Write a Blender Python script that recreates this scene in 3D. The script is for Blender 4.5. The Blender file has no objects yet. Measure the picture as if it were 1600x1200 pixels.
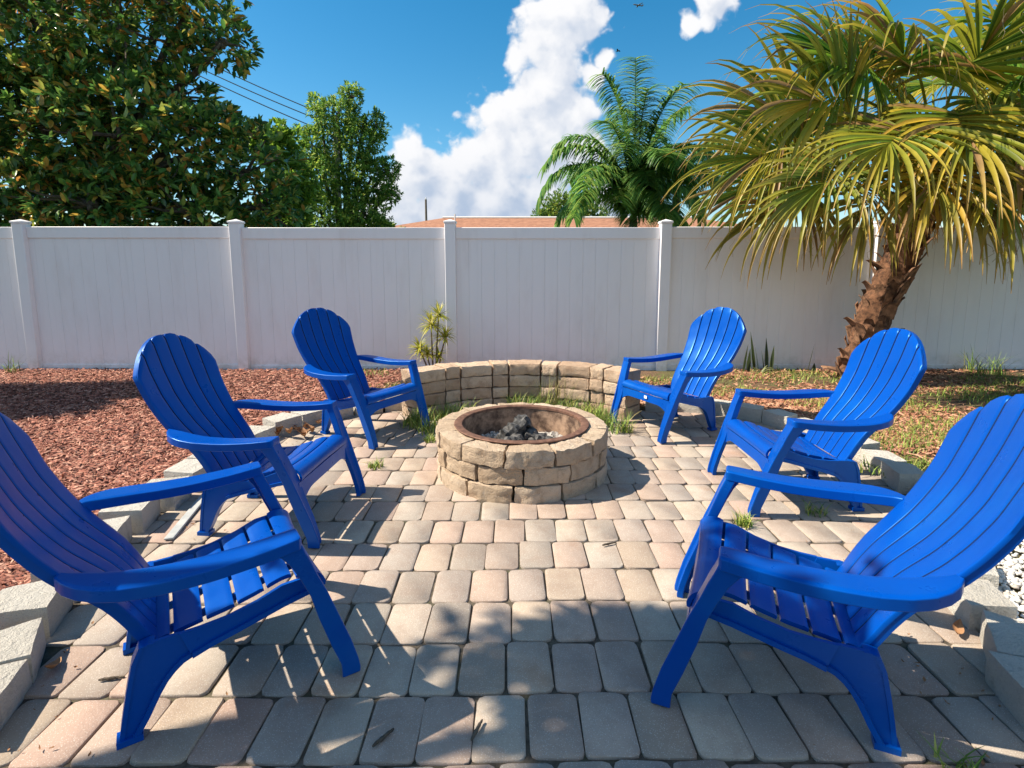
import bpy, bmesh, math, random
import numpy as np
from mathutils import Vector, Matrix, noise as mnoise
R = math.radians
rng = np.random.default_rng(7)
random.seed(7)
scene = bpy.context.scene
col = scene.collection

# ------------------------------------------------------------------ camera
CAM_H = 1.317
cd = bpy.data.cameras.new('camera')
cam = bpy.data.objects.new('camera', cd)
col.objects.link(cam)
cam.location = (0, 0, CAM_H)
cam.rotation_euler = (R(90 - 7.787), 0, 0)
cd.sensor_width = 36.0
cd.lens = 851.65 / 1600 * 36.0
cd.shift_y = -69.4 / 1600
cd.clip_start = 0.05
cd.clip_end = 6000
scene.camera = cam

# ------------------------------------------------------------------ light
SUN_EL = 47.0
SUN_AZ = 2.0     # degrees behind the fence line, sun stands to the left (-X)
to_sun = Vector((-math.cos(R(SUN_EL)) * math.cos(R(SUN_AZ)), math.cos(R(SUN_EL)) * math.sin(R(SUN_AZ)), math.sin(R(SUN_EL))))
sl = bpy.data.lights.new('sun', 'SUN')
sl.energy = 4.5
sl.angle = R(0.55)
sl.color = (1.0, 0.89, 0.73)
sun = bpy.data.objects.new('sun', sl)
col.objects.link(sun)
sun.rotation_euler = to_sun.to_track_quat('Z', 'Y').to_euler()
sun.location = (-20, 2, 22)

vs = scene.view_settings
vs.view_transform = 'Standard'
vs.look = 'None'
vs.exposure = 1.05
vs.gamma = 1.0
scene.cycles.max_bounces = 6
scene.cycles.diffuse_bounces = 4
scene.cycles.glossy_bounces = 2
scene.cycles.transparent_max_bounces = 8

# ------------------------------------------------------------------ world: sky + cumulus
world = bpy.data.worlds.new('World')
scene.world = world
world.use_nodes = True
wt = world.node_tree
wt.nodes.clear()


class NT:
    """small node-tree writer"""
    def __init__(s, tree):
        s.t = tree

    def n(s, typ, **kw):
        nd = s.t.nodes.new(typ)
        for k, v in kw.items():
            setattr(nd, k, v)
        return nd

    def put(s, sock, v):
        if hasattr(v, 'is_output') or isinstance(v, bpy.types.NodeSocket):
            s.t.links.new(v, sock)
        else:
            sock.default_value = v

    def m(s, op, a, b=None, c=None, clamp=False):
        nd = s.n('ShaderNodeMath', operation=op, use_clamp=clamp)
        s.put(nd.inputs[0], a)
        if b is not None: s.put(nd.inputs[1], b)
        if c is not None: s.put(nd.inputs[2], c)
        return nd.outputs[0]

    def v(s, op, a, b=None):
        nd = s.n('ShaderNodeVectorMath', operation=op)
        s.put(nd.inputs[0], a)
        if b is not None:
            s.put(nd.inputs['Scale'] if op == 'SCALE' else nd.inputs[1], b)
        return nd.outputs['Value'] if op in ('LENGTH', 'DISTANCE', 'DOT_PRODUCT') else nd.outputs[0]

    def noise(s, vec, scale, detail=4, rough=0.55, dist=0.0, out=0):
        nd = s.n('ShaderNodeTexNoise')
        if vec is not None: s.put(nd.inputs['Vector'], vec)
        nd.inputs['Scale'].default_value = scale
        nd.inputs['Detail'].default_value = detail
        nd.inputs['Roughness'].default_value = rough
        nd.inputs['Distortion'].default_value = dist
        return nd.outputs[out]

    def voro(s, vec, scale, feature='F1', out='Distance', dim='3D'):
        nd = s.n('ShaderNodeTexVoronoi', feature=feature, voronoi_dimensions=dim)
        if vec is not None: s.put(nd.inputs['Vector'], vec)
        nd.inputs['Scale'].default_value = scale
        return nd.outputs[out]

    def mix(s, f, a, b, blend='MIX'):
        nd = s.n('ShaderNodeMix', data_type='RGBA', blend_type=blend)
        s.put(nd.inputs[0], f); s.put(nd.inputs[6], a); s.put(nd.inputs[7], b)
        return nd.outputs[2]

    def ramp(s, f, stops, interp='LINEAR'):
        nd = s.n('ShaderNodeValToRGB')
        nd.color_ramp.interpolation = interp
        el = nd.color_ramp.elements
        while len(el) > 1: el.remove(el[0])
        el[0].position = stops[0][0]; el[0].color = c4(stops[0][1])
        for p, c in stops[1:]:
            e = el.new(p); e.color = c4(c)
        s.put(nd.inputs[0], f)
        return nd.outputs[0]

    def smooth(s, x, a, b):
        nd = s.n('ShaderNodeMapRange', interpolation_type='SMOOTHSTEP')
        s.put(nd.inputs[0], x)
        nd.inputs[1].default_value = a; nd.inputs[2].default_value = b
        return nd.outputs[0]

    def bump(s, h, strength=0.3, dist=0.01):
        nd = s.n('ShaderNodeBump')
        nd.inputs['Strength'].default_value = strength
        nd.inputs['Distance'].default_value = dist
        s.put(nd.inputs['Height'], h)
        return nd.outputs[0]


def c4(c):
    if isinstance(c, (int, float)): return (c, c, c, 1)
    return (c[0], c[1], c[2], 1)


# cumulus heap straight ahead, given by direction (x/y, z/y) and angular size
BL = [(.099, .425, .070), (.070, .365, .080), (.056, .300, .080), (.108, .262, .056), (.020, .238, .078), (-.028, .205, .075),
      (-.068, .175, .070), (.060, .205, .088), (-.114, .142, .072), (-.011, .140, .100), (-.183, .200, .040), (-.168, .160, .050),
      (-.115, .101, .095), (-.207, .095, .065), (.125, .205, .052), (.140, .335, .026), (.168, .357, .020), (.302, .418, .026),
      (.350, .450, .048), (.046, .110, .085), (-.046, .100, .100), (-.235, .080, .065), (.17, .12, .060)]
grp = bpy.data.node_groups.new('cloud_density', 'ShaderNodeTree')
grp.interface.new_socket('Vector', in_out='INPUT', socket_type='NodeSocketVector')
grp.interface.new_socket('Density', in_out='OUTPUT', socket_type='NodeSocketFloat')
g = NT(grp)
gi = g.n('NodeGroupInput'); go = g.n('NodeGroupOutput')
p = gi.outputs[0]
w1 = g.v('SCALE', g.v('SUBTRACT', g.noise(p, 9, 3, 0.6, out=1), (.5, .5, .5)), 0.05)
pd = g.v('ADD', p, w1)
acc = None
for (a, b, r) in BL:
    d = g.m('DIVIDE', g.v('DISTANCE', g.v('MULTIPLY', pd, (1, 1, 0)), (a, b, 0)), r)
    acc = d if acc is None else g.m('SMOOTH_MIN', acc, d, 0.25)
base = g.m('SUBTRACT', 1.0, acc)
vo = g.m('SUBTRACT', 0.42, g.voro(pd, 19, 'SMOOTH_F1', dim='2D'))
pw = g.v('ADD', pd, g.v('SCALE', g.v('SUBTRACT', g.noise(p, 40, 3, 0.6, out=1), (.5, .5, .5)), 0.022))
vo2 = g.m('SUBTRACT', 0.42, g.voro(pw, 44, 'SMOOTH_F1', dim='2D'))
vo3 = g.m('SUBTRACT', 0.42, g.voro(pw, 95, 'SMOOTH_F1', dim='2D'))
fb = g.m('SUBTRACT', g.noise(p, 26, 8, 0.62), 0.5)
den = g.m('ADD', base, g.m('MULTIPLY', vo, 0.75))
den = g.m('ADD', den, g.m('MULTIPLY', vo2, 0.45))
den = g.m('ADD', den, g.m('MULTIPLY', vo3, 0.16))
den = g.m('ADD', den, g.m('MULTIPLY', fb, 0.55))
g.put(go.inputs[0], den)

W = NT(wt)
tc = W.n('ShaderNodeTexCoord')
sep = W.n('ShaderNodeSeparateXYZ'); W.put(sep.inputs[0], tc.outputs['Generated'])
dx, dy, dz = sep.outputs
ys = W.m('MAXIMUM', dy, 0.02)
cmb = W.n('ShaderNodeCombineXYZ')
W.put(cmb.inputs[0], W.m('DIVIDE', dx, ys)); W.put(cmb.inputs[1], W.m('DIVIDE', dz, ys))
P = cmb.outputs[0]
g1 = W.n('ShaderNodeGroup', node_tree=grp); W.put(g1.inputs[0], P)
g2 = W.n('ShaderNodeGroup', node_tree=grp); W.put(g2.inputs[0], W.v('ADD', P, (-0.020, 0.026, 0)))
D1, D2 = g1.outputs[0], g2.outputs[0]
front = W.smooth(dy, 0.05, 0.3)
alpha = W.m('MULTIPLY', W.smooth(D1, -0.02, 0.40), front)
# unseen clouds over the rest of the sky, coverage raised to add fill light
cm2 = W.n('ShaderNodeCombineXYZ')
zz = W.m('ADD', W.m('MAXIMUM', dz, 0.0), 0.22)
W.put(cm2.inputs[0], W.m('DIVIDE', dx, zz)); W.put(cm2.inputs[1], W.m('DIVIDE', dy, zz))
n2 = W.noise(cm2.outputs[0], 1.3, 7, 0.6)
back = W.m('SUBTRACT', 1.0, W.smooth(dy, -0.25, 0.1))
alpha2 = W.m('MULTIPLY', W.m('MULTIPLY', W.smooth(n2, 0.47, 0.62), back), W.smooth(dz, 0.0, 0.08))
# lit / shaded sides of the cloud
shade = W.smooth(W.m('SUBTRACT', W.m('MULTIPLY', D2, 0.9), W.m('MULTIPLY', D1, 0.55)), -0.30, 0.85)
low = W.m('SUBTRACT', 1.0, W.smooth(W.m('DIVIDE', dz, ys), 0.06, 0.24))
sh2 = W.m('ADD', W.m('MULTIPLY', shade, 0.60), W.m('MULTIPLY', low, 0.26), clamp=True)
ccol = W.mix(sh2, (6.3, 6.3, 6.4, 1), (2.2, 3.0, 4.3, 1))
sky = W.n('ShaderNodeTexSky', sky_type='NISHITA')
sky.sun_disc = False
sky.sun_elevation = R(SUN_EL)
sky.sun_rotation = R(270 + SUN_AZ)
sky.altitude = 0
sky.air_density = 1.0
sky.dust_density = 0.35
sky.ozone_density = 2.2
hs = W.n('ShaderNodeHueSaturation')
hs.inputs['Hue'].default_value = 0.487
hs.inputs['Saturation'].default_value = 1.42
hs.inputs['Value'].default_value = 1.0
W.put(hs.inputs['Color'], sky.outputs[0])
sk = W.mix(alpha, hs.outputs[0], ccol)
sk = W.mix(alpha2, sk, (5.4, 5.5, 5.8, 1))
bg = W.n('ShaderNodeBackground')
W.put(bg.inputs[0], sk)
bg.inputs[1].default_value = 0.076
wo = W.n('ShaderNodeOutputWorld')
wt.links.new(bg.outputs[0], wo.inputs[0])
world.cycles.sampling_method = 'MANUAL'
world.cycles.sample_map_resolution = 512

# ------------------------------------------------------------------ helpers


def link(name, me, mat=None, parent=None, loc=None, rot=None):
    o = bpy.data.objects.new(name, me)
    col.objects.link(o)
    if mat is not None and me is not None and len(me.materials) == 0:
        me.materials.append(mat)
    if parent is not None: o.parent = parent
    if loc is not None: o.location = loc
    if rot is not None: o.rotation_euler = rot
    return o


def empty(name, loc=(0, 0, 0), rz=0.0):
    o = bpy.data.objects.new(name, None)
    o.empty_display_size = 0.1
    col.objects.link(o)
    o.location = loc
    o.rotation_euler = (0, 0, rz)
    return o


def tag(o, label=None, cat=None, group=None, kind=None):
    if label: o['label'] = label
    if cat: o['category'] = cat
    if group: o['group'] = group
    if kind: o['kind'] = kind
    return o


def mk(name, V, F, smooth=True, angle=40, cols=None):
    me = bpy.data.meshes.new(name)
    me.from_pydata([tuple(v) for v in V], [], [tuple(f) for f in F])
    finish(me, smooth, angle)
    if cols is not None: set_col(me, cols)
    return me


def finish(me, smooth=True, angle=40):
    if smooth:
        me.polygons.foreach_set('use_smooth', [True] * len(me.polygons))
        if angle is not None:
            me.set_sharp_from_angle(angle=R(angle))
    me.update()


def set_col(me, cols):
    at = me.attributes.new('tint', 'FLOAT_COLOR', 'POINT')
    c = np.ones((len(me.vertices), 4), np.float32)
    c[:, :3] = np.asarray(cols, np.float32)
    at.data.foreach_set('color', c.ravel())


def mk_np(name, V, F, cols=None, smooth=False):
    V = np.asarray(V, np.float32); F = np.asarray(F, np.int32)
    me = bpy.data.meshes.new(name)
    k = F.shape[1]
    me.vertices.add(len(V)); me.vertices.foreach_set('co', V.ravel())
    me.loops.add(F.size); me.loops.foreach_set('vertex_index', F.ravel())
    me.polygons.add(len(F))
    me.polygons.foreach_set('loop_start', np.arange(len(F), dtype=np.int32) * k)
    me.polygons.foreach_set('loop_total', np.full(len(F), k, np.int32))
    if smooth: me.polygons.foreach_set('use_smooth', np.ones(len(F), bool))
    me.update(calc_edges=True)
    if cols is not None: set_col(me, cols)
    return me


def box_vf(x0, x1, y0, y1, z0, z1):
    V = [(x0, y0, z0), (x1, y0, z0), (x1, y1, z0), (x0, y1, z0), (x0, y0, z1), (x1, y0, z1), (x1, y1, z1), (x0, y1, z1)]
    F = [(0, 3, 2, 1), (4, 5, 6, 7), (0, 1, 5, 4), (1, 2, 6, 5), (2, 3, 7, 6), (3, 0, 4, 7)]
    return V, F


def bevel_mod(o, w=0.004, seg=2, ang=35):
    m = o.modifiers.new('bevel', 'BEVEL')
    m.width = w; m.segments = seg; m.limit_method = 'ANGLE'; m.angle_limit = R(ang)
    m.harden_normals = False
    return o


class MB:
    def __init__(s):
        s.V = []; s.F = []; s.C = []

    def add(s, V, F, c=None):
        b = len(s.V)
        s.V += [tuple(v) for v in V]
        s.F += [tuple(i + b for i in f) for f in F]
        if c is not None: s.C += [c] * len(V) if not isinstance(c, list) else c

    def tube(s, pts, rad, n=8, c=None, cap=True):
        pts = [Vector(q) for q in pts]
        b = len(s.V); V = []; F = []
        up = Vector((0.3, 0.2, 1))
        prev = None
        for i, q in enumerate(pts):
            t = (pts[min(i + 1, len(pts) - 1)] - pts[max(i - 1, 0)])
            if t.length < 1e-9: t = Vector((0, 0, 1))
            t.normalize()
            if prev is None:
                a = t.orthogonal().normalized()
            else:
                a = (prev - t * prev.dot(t))
                a = a.normalized() if a.length > 1e-6 else t.orthogonal().normalized()
            prev = a
            bb = t.cross(a)
            r = rad[i] if hasattr(rad, '__len__') else rad
            for k in range(n):
                an = 2 * math.pi * k / n
                V.append(q + (a * math.cos(an) + bb * math.sin(an)) * r)
        for i in range(len(pts) - 1):
            for k in range(n):
                F.append((i * n + k, i * n + (k + 1) % n, (i + 1) * n + (k + 1) % n, (i + 1) * n + k))
        if cap:
            F.append(tuple(range(n - 1, -1, -1)))
            F.append(tuple((len(pts) - 1) * n + k for k in range(n)))
        s.add(V, F, c)

    def mesh(s, name, smooth=True, angle=40):
        return mk(name, s.V, s.F, smooth, angle, s.C if s.C else None)


def interp(x, xs, ys):
    return float(np.interp(x, xs, ys))


# ------------------------------------------------------------------ materials


def material(name, fn, **kw):
    m = bpy.data.materials.new(name)
    m.use_nodes = True
    t = m.node_tree
    t.nodes.clear()
    N = NT(t)
    out = N.n('ShaderNodeOutputMaterial')
    bs = N.n('ShaderNodeBsdfPrincipled')
    t.links.new(bs.outputs[0], out.inputs[0])
    fn(N, bs, out)
    return m


def rnd(N):
    oi = N.n('ShaderNodeObjectInfo'); ge = N.n('ShaderNodeNewGeometry')
    return N.m('FRACT', N.m('ADD', oi.outputs['Random'], ge.outputs['Random Per Island']))


def pos(N):
    return N.n('ShaderNodeNewGeometry').outputs['Position']


def m_plastic(N, b, o):
    P = pos(N)
    n = N.noise(P, 5, 4, 0.6)
    c = N.mix(n, (0.0002, 0.050, 0.31, 1), (0.0004, 0.070, 0.39, 1))
    d = N.smooth(N.noise(P, 38, 5, 0.7), 0.62, 0.85)          # chalky scuffs
    c = N.mix(N.m('MULTIPLY', d, 0.20), c, (0.035, 0.15, 0.42, 1))
    fd = N.smooth(N.noise(N.v('ADD', P, (3.1, 8.2, 1.0)), 2.6, 4, 0.6), 0.5, 0.75)      # sun-faded areas
    c = N.mix(N.m('MULTIPLY', fd, 0.32), c, (0.004, 0.125, 0.44, 1))
    dk = N.smooth(N.noise(P, 120, 3, 0.7), 0.66, 0.80)
    c = N.mix(N.m('MULTIPLY', dk, 0.25), c, (0.006, 0.03, 0.14, 1))
    N.put(b.inputs['Base Color'], c)
    N.put(b.inputs['Roughness'], N.m('ADD', 0.17, N.m('MULTIPLY', N.noise(P, 14, 4), 0.30)))
    b.inputs['Specular IOR Level'].default_value = 0.55
    b.inputs['Specular Tint'].default_value = (.20, .60, 1.0, 1)
    N.put(b.inputs['Normal'], N.bump(N.noise(P, 900, 2), 0.12, 0.001))


def m_paver(N, b, o):
    P = pos(N); r = rnd(N)
    base = N.ramp(r, [(0.0, (.37, .285, .21)), (.14, (.45, .355, .265)), (.27, (.43, .29, .225)), (.40, (.37, .32, .27)), (.52, (.50, .41, .31)),
                      (.64, (.33, .275, .225)), (.75, (.47, .33, .25)), (.88, (.42, .36, .295)), (1.0, (.41, .33, .26))])
    oi = N.v('ADD', P, N.v('SCALE', (13.0, 7.0, 3.0), r))
    blot = N.smooth(N.noise(oi, 9, 4, 0.6), 0.40, 0.68)
    c = N.mix(N.m('MULTIPLY', blot, 0.42), base, (.30, .205, .15, 1))
    dirt = N.smooth(N.noise(P, 1.4, 5, 0.65), 0.46, 0.72)
    c = N.mix(N.m('MULTIPLY', dirt, 0.30), c, (.20, .175, .15, 1))
    stain = N.smooth(N.noise(N.v('ADD', P, (4.2, 1.7, 0)), 3.2, 3, 0.5), 0.63, 0.76)
    c = N.mix(N.m('MULTIPLY', stain, 0.45), c, (.33, .165, .08, 1))
    sp = N.smooth(N.voro(P, 170, 'F1'), 0.16, 0.30)
    c = N.mix(N.m('MULTIPLY', N.m('SUBTRACT', 1.0, sp), 0.6), c, (.66, .60, .53, 1))
    sp2 = N.smooth(N.noise(P, 260, 2, 0.6), 0.58, 0.72)
    c = N.mix(N.m('MULTIPLY', sp2, 0.35), c, (.13, .11, .10, 1))
    hs = N.n('ShaderNodeHueSaturation'); hs.inputs['Saturation'].default_value = 0.92; hs.inputs['Value'].default_value = 0.93; N.put(hs.inputs['Color'], c); c = hs.outputs[0]
    N.put(b.inputs['Base Color'], c)
    b.inputs['Roughness'].default_value = 0.86
    h = N.m('ADD', N.m('MULTIPLY', N.noise(P, 210, 4, 0.7), 0.6), N.m('MULTIPLY', N.noise(oi, 24, 4, 0.6), 1.0))
    N.put(b.inputs['Normal'], N.bump(h, 0.55, 0.006))


def m_sand(N, b, o):
    P = pos(N)
    c = N.ramp(N.noise(P, 26, 5, 0.7), [(.3, (.03, .024, .017)), (.55, (.11, .088, .062)), (.75, (.22, .18, .13))])
    mo = N.smooth(N.noise(P, 4.2, 4, 0.6), 0.52, 0.66)
    c = N.mix(N.m('MULTIPLY', mo, 0.45), c, (.06, .075, .025, 1))
    N.put(b.inputs['Base Color'], c)
    b.inputs['Roughness'].default_value = 0.95
    N.put(b.inputs['Normal'], N.bump(N.noise(P, 300, 3, 0.7), 0.8, 0.004))


def stone(c0, c1, c2, dark):
    def f(N, b, o):
        P = pos(N); r = rnd(N)
        q = N.v('ADD', P, N.v('SCALE', (9.0, 5.0, 11.0), r))
        c = N.ramp(N.m('ADD', N.m('MULTIPLY', r, 0.6), N.m('MULTIPLY', N.noise(q, 6, 4, 0.6), 0.45)), [(.1, c0), (.5, c1), (.9, c2)])
        st = N.smooth(N.noise(q, 11, 5, 0.7), 0.46, 0.70)
        c = N.mix(N.m('MULTIPLY', st, 0.6), c, c4(dark))
        st2 = N.smooth(N.noise(N.v('MULTIPLY', q, (1.0, 1.0, .35)), 17, 4, 0.65), 0.58, 0.74)
        c = N.mix(N.m('MULTIPLY', st2, 0.45), c, c4([x * .55 for x in dark]))
        pale = N.smooth(N.noise(N.v('ADD', q, (5.0, 2.0, 9.0)), 14, 4, 0.7), 0.60, 0.76)
        c = N.mix(N.m('MULTIPLY', pale, 0.35), c, (.62, .56, .48, 1))
        sp = N.smooth(N.noise(P, 190, 3, 0.7), 0.52, 0.72)
        c = N.mix(N.m('MULTIPLY', sp, 0.4), c, c4([x * .45 for x in dark]))
        N.put(b.inputs['Base Color'], c)
        b.inputs['Roughness'].default_value = 0.9
        h = N.m('ADD', N.noise(P, 120, 5, 0.75), N.m('MULTIPLY', N.noise(P, 30, 4, 0.6), 1.5))
        N.put(b.inputs['Normal'], N.bump(h, 1.0, 0.011))
    return f


def m_vinyl(N, b, o):
    P = pos(N)
    n = N.noise(N.v('MULTIPLY', P, (3.0, 1.0, .7)), 2.0, 5, 0.6)
    c = N.mix(N.smooth(n, 0.45, 0.8), (.86, .835, .85, 1), (.80, .765, .77, 1))
    sep = N.n('ShaderNodeSeparateXYZ'); N.put(sep.inputs[0], P)
    gr = N.m('MULTIPLY', N.m('SUBTRACT', 1.0, N.smooth(sep.outputs[2], 0.02, 0.30)), N.smooth(N.noise(P, 7, 5, 0.7), 0.38, 0.7))
    c = N.mix(N.m('MULTIPLY', gr, 0.5), c, (.42, .37, .30, 1))      # rain splash near the soil
    st = N.smooth(N.noise(N.v('MULTIPLY', P, (14.0, 1.0, .35)), 1.0, 4, 0.6), 0.60, 0.80)
    c = N.mix(N.m('MULTIPLY', st, 0.16), c, (.50, .48, .46, 1))
    N.put(b.inputs['Base Color'], c)
    b.inputs['Roughness'].default_value = 0.42
    N.put(b.inputs['Normal'], N.bump(N.noise(P, 3.0, 2), 0.05, 0.02))


def m_random(stops, rough=0.9, nscale=60, bumps=0.4, var=0.25):
    def f(N, b, o):
        P = pos(N)
        c = N.ramp(rnd(N), stops)
        k = N.noise(P, nscale, 3, 0.6)
        hs = N.n('ShaderNodeHueSaturation')
        N.put(hs.inputs['Color'], c)
        N.put(hs.inputs['Value'], N.m('ADD', 1.0 - var, N.m('MULTIPLY', k, 2 * var)))
        N.put(b.inputs['Base Color'], hs.outputs[0])
        b.inputs['Roughness'].default_value = rough
        if bumps: N.put(b.inputs['Normal'], N.bump(N.noise(P, nscale * 4, 3, 0.6), bumps, 0.004))
    return f


def m_mulchbed(N, b, o):
    P = pos(N)
    c = N.ramp(N.noise(P, 45, 5, 0.7), [(.3, (.035, .017, .011)), (.5, (.13, .055, .035)), (.7, (.25, .125, .08))])
    N.put(b.inputs['Base Color'], c)
    b.inputs['Roughness'].default_value = 0.95
    N.put(b.inputs['Normal'], N.bump(N.noise(P, 80, 4, 0.7), 1.0, 0.03))


def m_drybed(N, b, o):
    P = pos(N)
    c = N.ramp(N.noise(P, 40, 5, 0.7), [(.3, (.06, .035, .02)), (.5, (.20, .11, .06)), (.7, (.33, .22, .13))])
    gmask = N.smooth(N.noise(P, 1.7, 4, 0.6), 0.42, 0.58)
    gcol = N.ramp(N.noise(P, 70, 4, 0.7), [(.3, (.05, .065, .015)), (.6, (.16, .17, .05)), (.8, (.30, .27, .11))])
    c = N.mix(N.m('MULTIPLY', gmask, 0.75), c, gcol)
    N.put(b.inputs['Base Color'], c)
    b.inputs['Roughness'].default_value = 0.95
    N.put(b.inputs['Normal'], N.bump(N.noise(P, 90, 4, 0.7), 1.0, 0.03))


def m_lawn(N, b, o):
    P = pos(N)
    c = N.ramp(N.noise(P, 6, 6, 0.7), [(.3, (.03, .05, .012)), (.55, (.07, .10, .025)), (.8, (.15, .14, .05))])
    N.put(b.inputs['Base Color'], c)
    b.inputs['Roughness'].default_value = 0.95
    N.put(b.inputs['Normal'], N.bump(N.noise(P, 30, 4, 0.7), 1.0, 0.05))


def m_tint(rough=0.5, trans=0.25, spec=0.4, nscale=30):
    def f(N, b, o):
        at = N.n('ShaderNodeAttribute', attribute_name='tint')
        k = N.noise(pos(N), nscale, 2, 0.5)
        hs = N.n('ShaderNodeHueSaturation')
        N.put(hs.inputs['Color'], at.outputs['Color'])
        N.put(hs.inputs['Value'], N.m('ADD', 0.75, N.m('MULTIPLY', k, 0.5)))
        N.put(b.inputs['Base Color'], hs.outputs[0])
        b.inputs['Roughness'].default_value = rough
        b.inputs['Specular IOR Level'].default_value = spec
        if trans > 0:
            tr = N.n('ShaderNodeBsdfTranslucent')
            N.put(tr.inputs[0], hs.outputs[0])
            mx = N.n('ShaderNodeMixShader')
            mx.inputs[0].default_value = trans
            N.t.links.new(b.outputs[0], mx.inputs[1]); N.t.links.new(tr.outputs[0], mx.inputs[2])
            N.t.links.new(mx.outputs[0], o.inputs[0])
    return f


def m_simple(c0, c1, scale=20, rough=0.7, bump=0.3, bscale=None, metal=0.0, spec=0.4, bd=0.006):
    def f(N, b, o):
        P = pos(N)
        N.put(b.inputs['Base Color'], N.mix(N.smooth(N.noise(P, scale, 5, 0.65), 0.3, 0.7), c4(c0), c4(c1)))
        b.inputs['Roughness'].default_value = rough
        b.inputs['Metallic'].default_value = metal
        b.inputs['Specular IOR Level'].default_value = spec
        if bump: N.put(b.inputs['Normal'], N.bump(N.noise(P, bscale or scale * 4, 4, 0.7), bump, bd))
    return f


def m_roof(N, b, o):
    P = pos(N)
    sep = N.n('ShaderNodeSeparateXYZ'); N.put(sep.inputs[0], P)
    rows = N.m('FRACT', N.m('MULTIPLY', sep.outputs[2], 6.0))
    c = N.ramp(N.noise(N.v('MULTIPLY', P, (3.0, 3.0, 9.0)), 1.0, 5, 0.7), [(.3, (.22, .095, .05)), (.55, (.36, .165, .09)), (.75, (.46, .24, .14))])
    c = N.mix(N.m('MULTIPLY', N.m('LESS_THAN', rows, 0.14), 0.4), c, (.12, .05, .03, 1))
    N.put(b.inputs['Base Color'], c)
    b.inputs['Roughness'].default_value = 0.9


MAT = {}
for nm, fn in dict(
        plastic=m_plastic, groove_navy=m_simple((.001, .008, .045), (.003, .016, .085), 30, 0.7, 0.0), paver=m_paver, sand=m_sand,
        pit_stone=stone((.46, .335, .225), (.59, .455, .32), (.67, .54, .41), (.33, .22, .14)),
        wall_stone=stone((.45, .305, .20), (.60, .435, .30), (.70, .54, .39), (.37, .225, .14)),
        edge_stone=stone((.52, .485, .42), (.60, .565, .50), (.66, .63, .565), (.50, .465, .40)),
        vinyl=m_vinyl, mulchbed=m_mulchbed, drybed=m_drybed, lawn=m_lawn,
        chip=m_random([(0, (.07, .024, .017)), (.2, (.19, .064, .043)), (.45, (.30, .108, .072)), (.7, (.39, .16, .107)), (.88, (.58, .32, .23)), (1, (.24, .09, .05))], 0.9, 90, 0.3),
        dry_chip=m_random([(0, (.12, .045, .025)), (.3, (.32, .13, .075)), (.6, (.45, .215, .125)), (.85, (.56, .33, .21)), (1, (.22, .085, .05))], 0.9, 90, 0.3),
        pebble=m_random([(0, (.62, .58, .52)), (.3, (.74, .71, .66)), (.6, (.55, .50, .43)), (.85, (.78, .76, .72)), (1, (.42, .36, .30))], 0.75, 60, 0.15),
        grass=m_random([(0, (.07, .14, .016)), (.4, (.14, .24, .025)), (.7, (.26, .33, .045)), (.9, (.38, .37, .08)), (1, (.40, .32, .12))], 0.6, 30, 0),
        straw=m_random([(0, (.14, .16, .03)), (.35, (.30, .28, .08)), (.7, (.42, .33, .15)), (1, (.20, .20, .05))], 0.7, 30, 0),
        rust=m_simple((.10, .05, .034), (.22, .115, .075), 26, 0.7, 0.35, 160, 0.25),
        sooty=m_simple((.07, .04, .028), (.42, .28, .19), 11, 0.85, 0.4, 90),
        ash=m_simple((.30, .28, .26), (.62, .58, .53), 30, 0.95, 0.8, 130),
        char=m_simple((.008, .008, .008), (.13, .125, .12), 34, 0.75, 0.7, 110),
        bark=m_simple((.06, .045, .033), (.16, .125, .09), 18, 0.9, 0.7, 60, bd=0.02),
        palmbark=m_simple((.05, .024, .014), (.24, .115, .06), 22, 0.9, 0.8, 90, bd=0.02),
        boot=m_simple((.07, .034, .02), (.32, .175, .10), 16, 0.85, 0.6, 120),
        leaf_gloss=m_tint(0.28, 0.34, 0.6), leaf_soft=m_tint(0.5, 0.48, 0.35), palm_leaf=m_tint(0.42, 0.48, 0.45, 9),
        roof=m_roof, stucco=m_simple((.55, .48, .40), (.62, .55, .47), 5, 0.9, 0.2),
        trim=m_simple((.66, .64, .60), (.72, .70, .66), 5, 0.6, 0),
        pole_wood=m_simple((.10, .08, .065), (.17, .14, .11), 4, 0.9, 0.3),
        cable=m_simple((.02, .02, .02), (.035, .035, .035), 4, 0.6, 0),
        plane_white=m_simple((.16, .18, .22), (.20, .22, .26), 1, 0.4, 0), bird=m_simple((.02, .02, .02), (.04, .04, .04), 4, 0.8, 0),
        dryleaf=m_simple((.22, .10, .045), (.42, .23, .11), 24, 0.8, 0.3),
        strip=m_simple((.34, .36, .36), (.46, .47, .46), 12, 0.6, 0.2), tagwhite=m_simple((.78, .78, .76), (.82, .82, .80), 8, 0.6, 0),
        glass=m_simple((.02, .025, .03), (.03, .035, .04), 3, 0.08, 0)).items():
    MAT[nm] = material(nm, fn)

# ------------------------------------------------------------------ ground, beds, patio
gv = [(-900, -300, -.035), (900, -300, -.035), (900, 2500, -.035), (-900, 2500, -.035)]
ground = tag(link('ground', mk('ground', gv, [(0, 1, 2, 3)]), MAT['lawn']), kind='structure')

LEFT = [(-1.33, .55), (-1.335, 1.0), (-1.40, 1.30), (-1.60, 1.75), (-1.745, 2.15), (-1.80, 2.6), (-1.845, 3.1), (-1.885, 3.6), (-1.835, 4.0), (-1.62, 4.42), (-1.30, 4.72), (-.95, 4.86)]
RIGHT = [(1.36, .55), (1.40, 1.1), (1.50, 1.5), (1.67, 1.91), (1.85, 2.3), (2.11, 2.75), (2.30, 3.1), (2.34, 3.5), (2.30, 4.0), (2.15, 4.42), (1.84, 4.68), (1.40, 4.80), (1.12, 4.82)]


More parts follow.
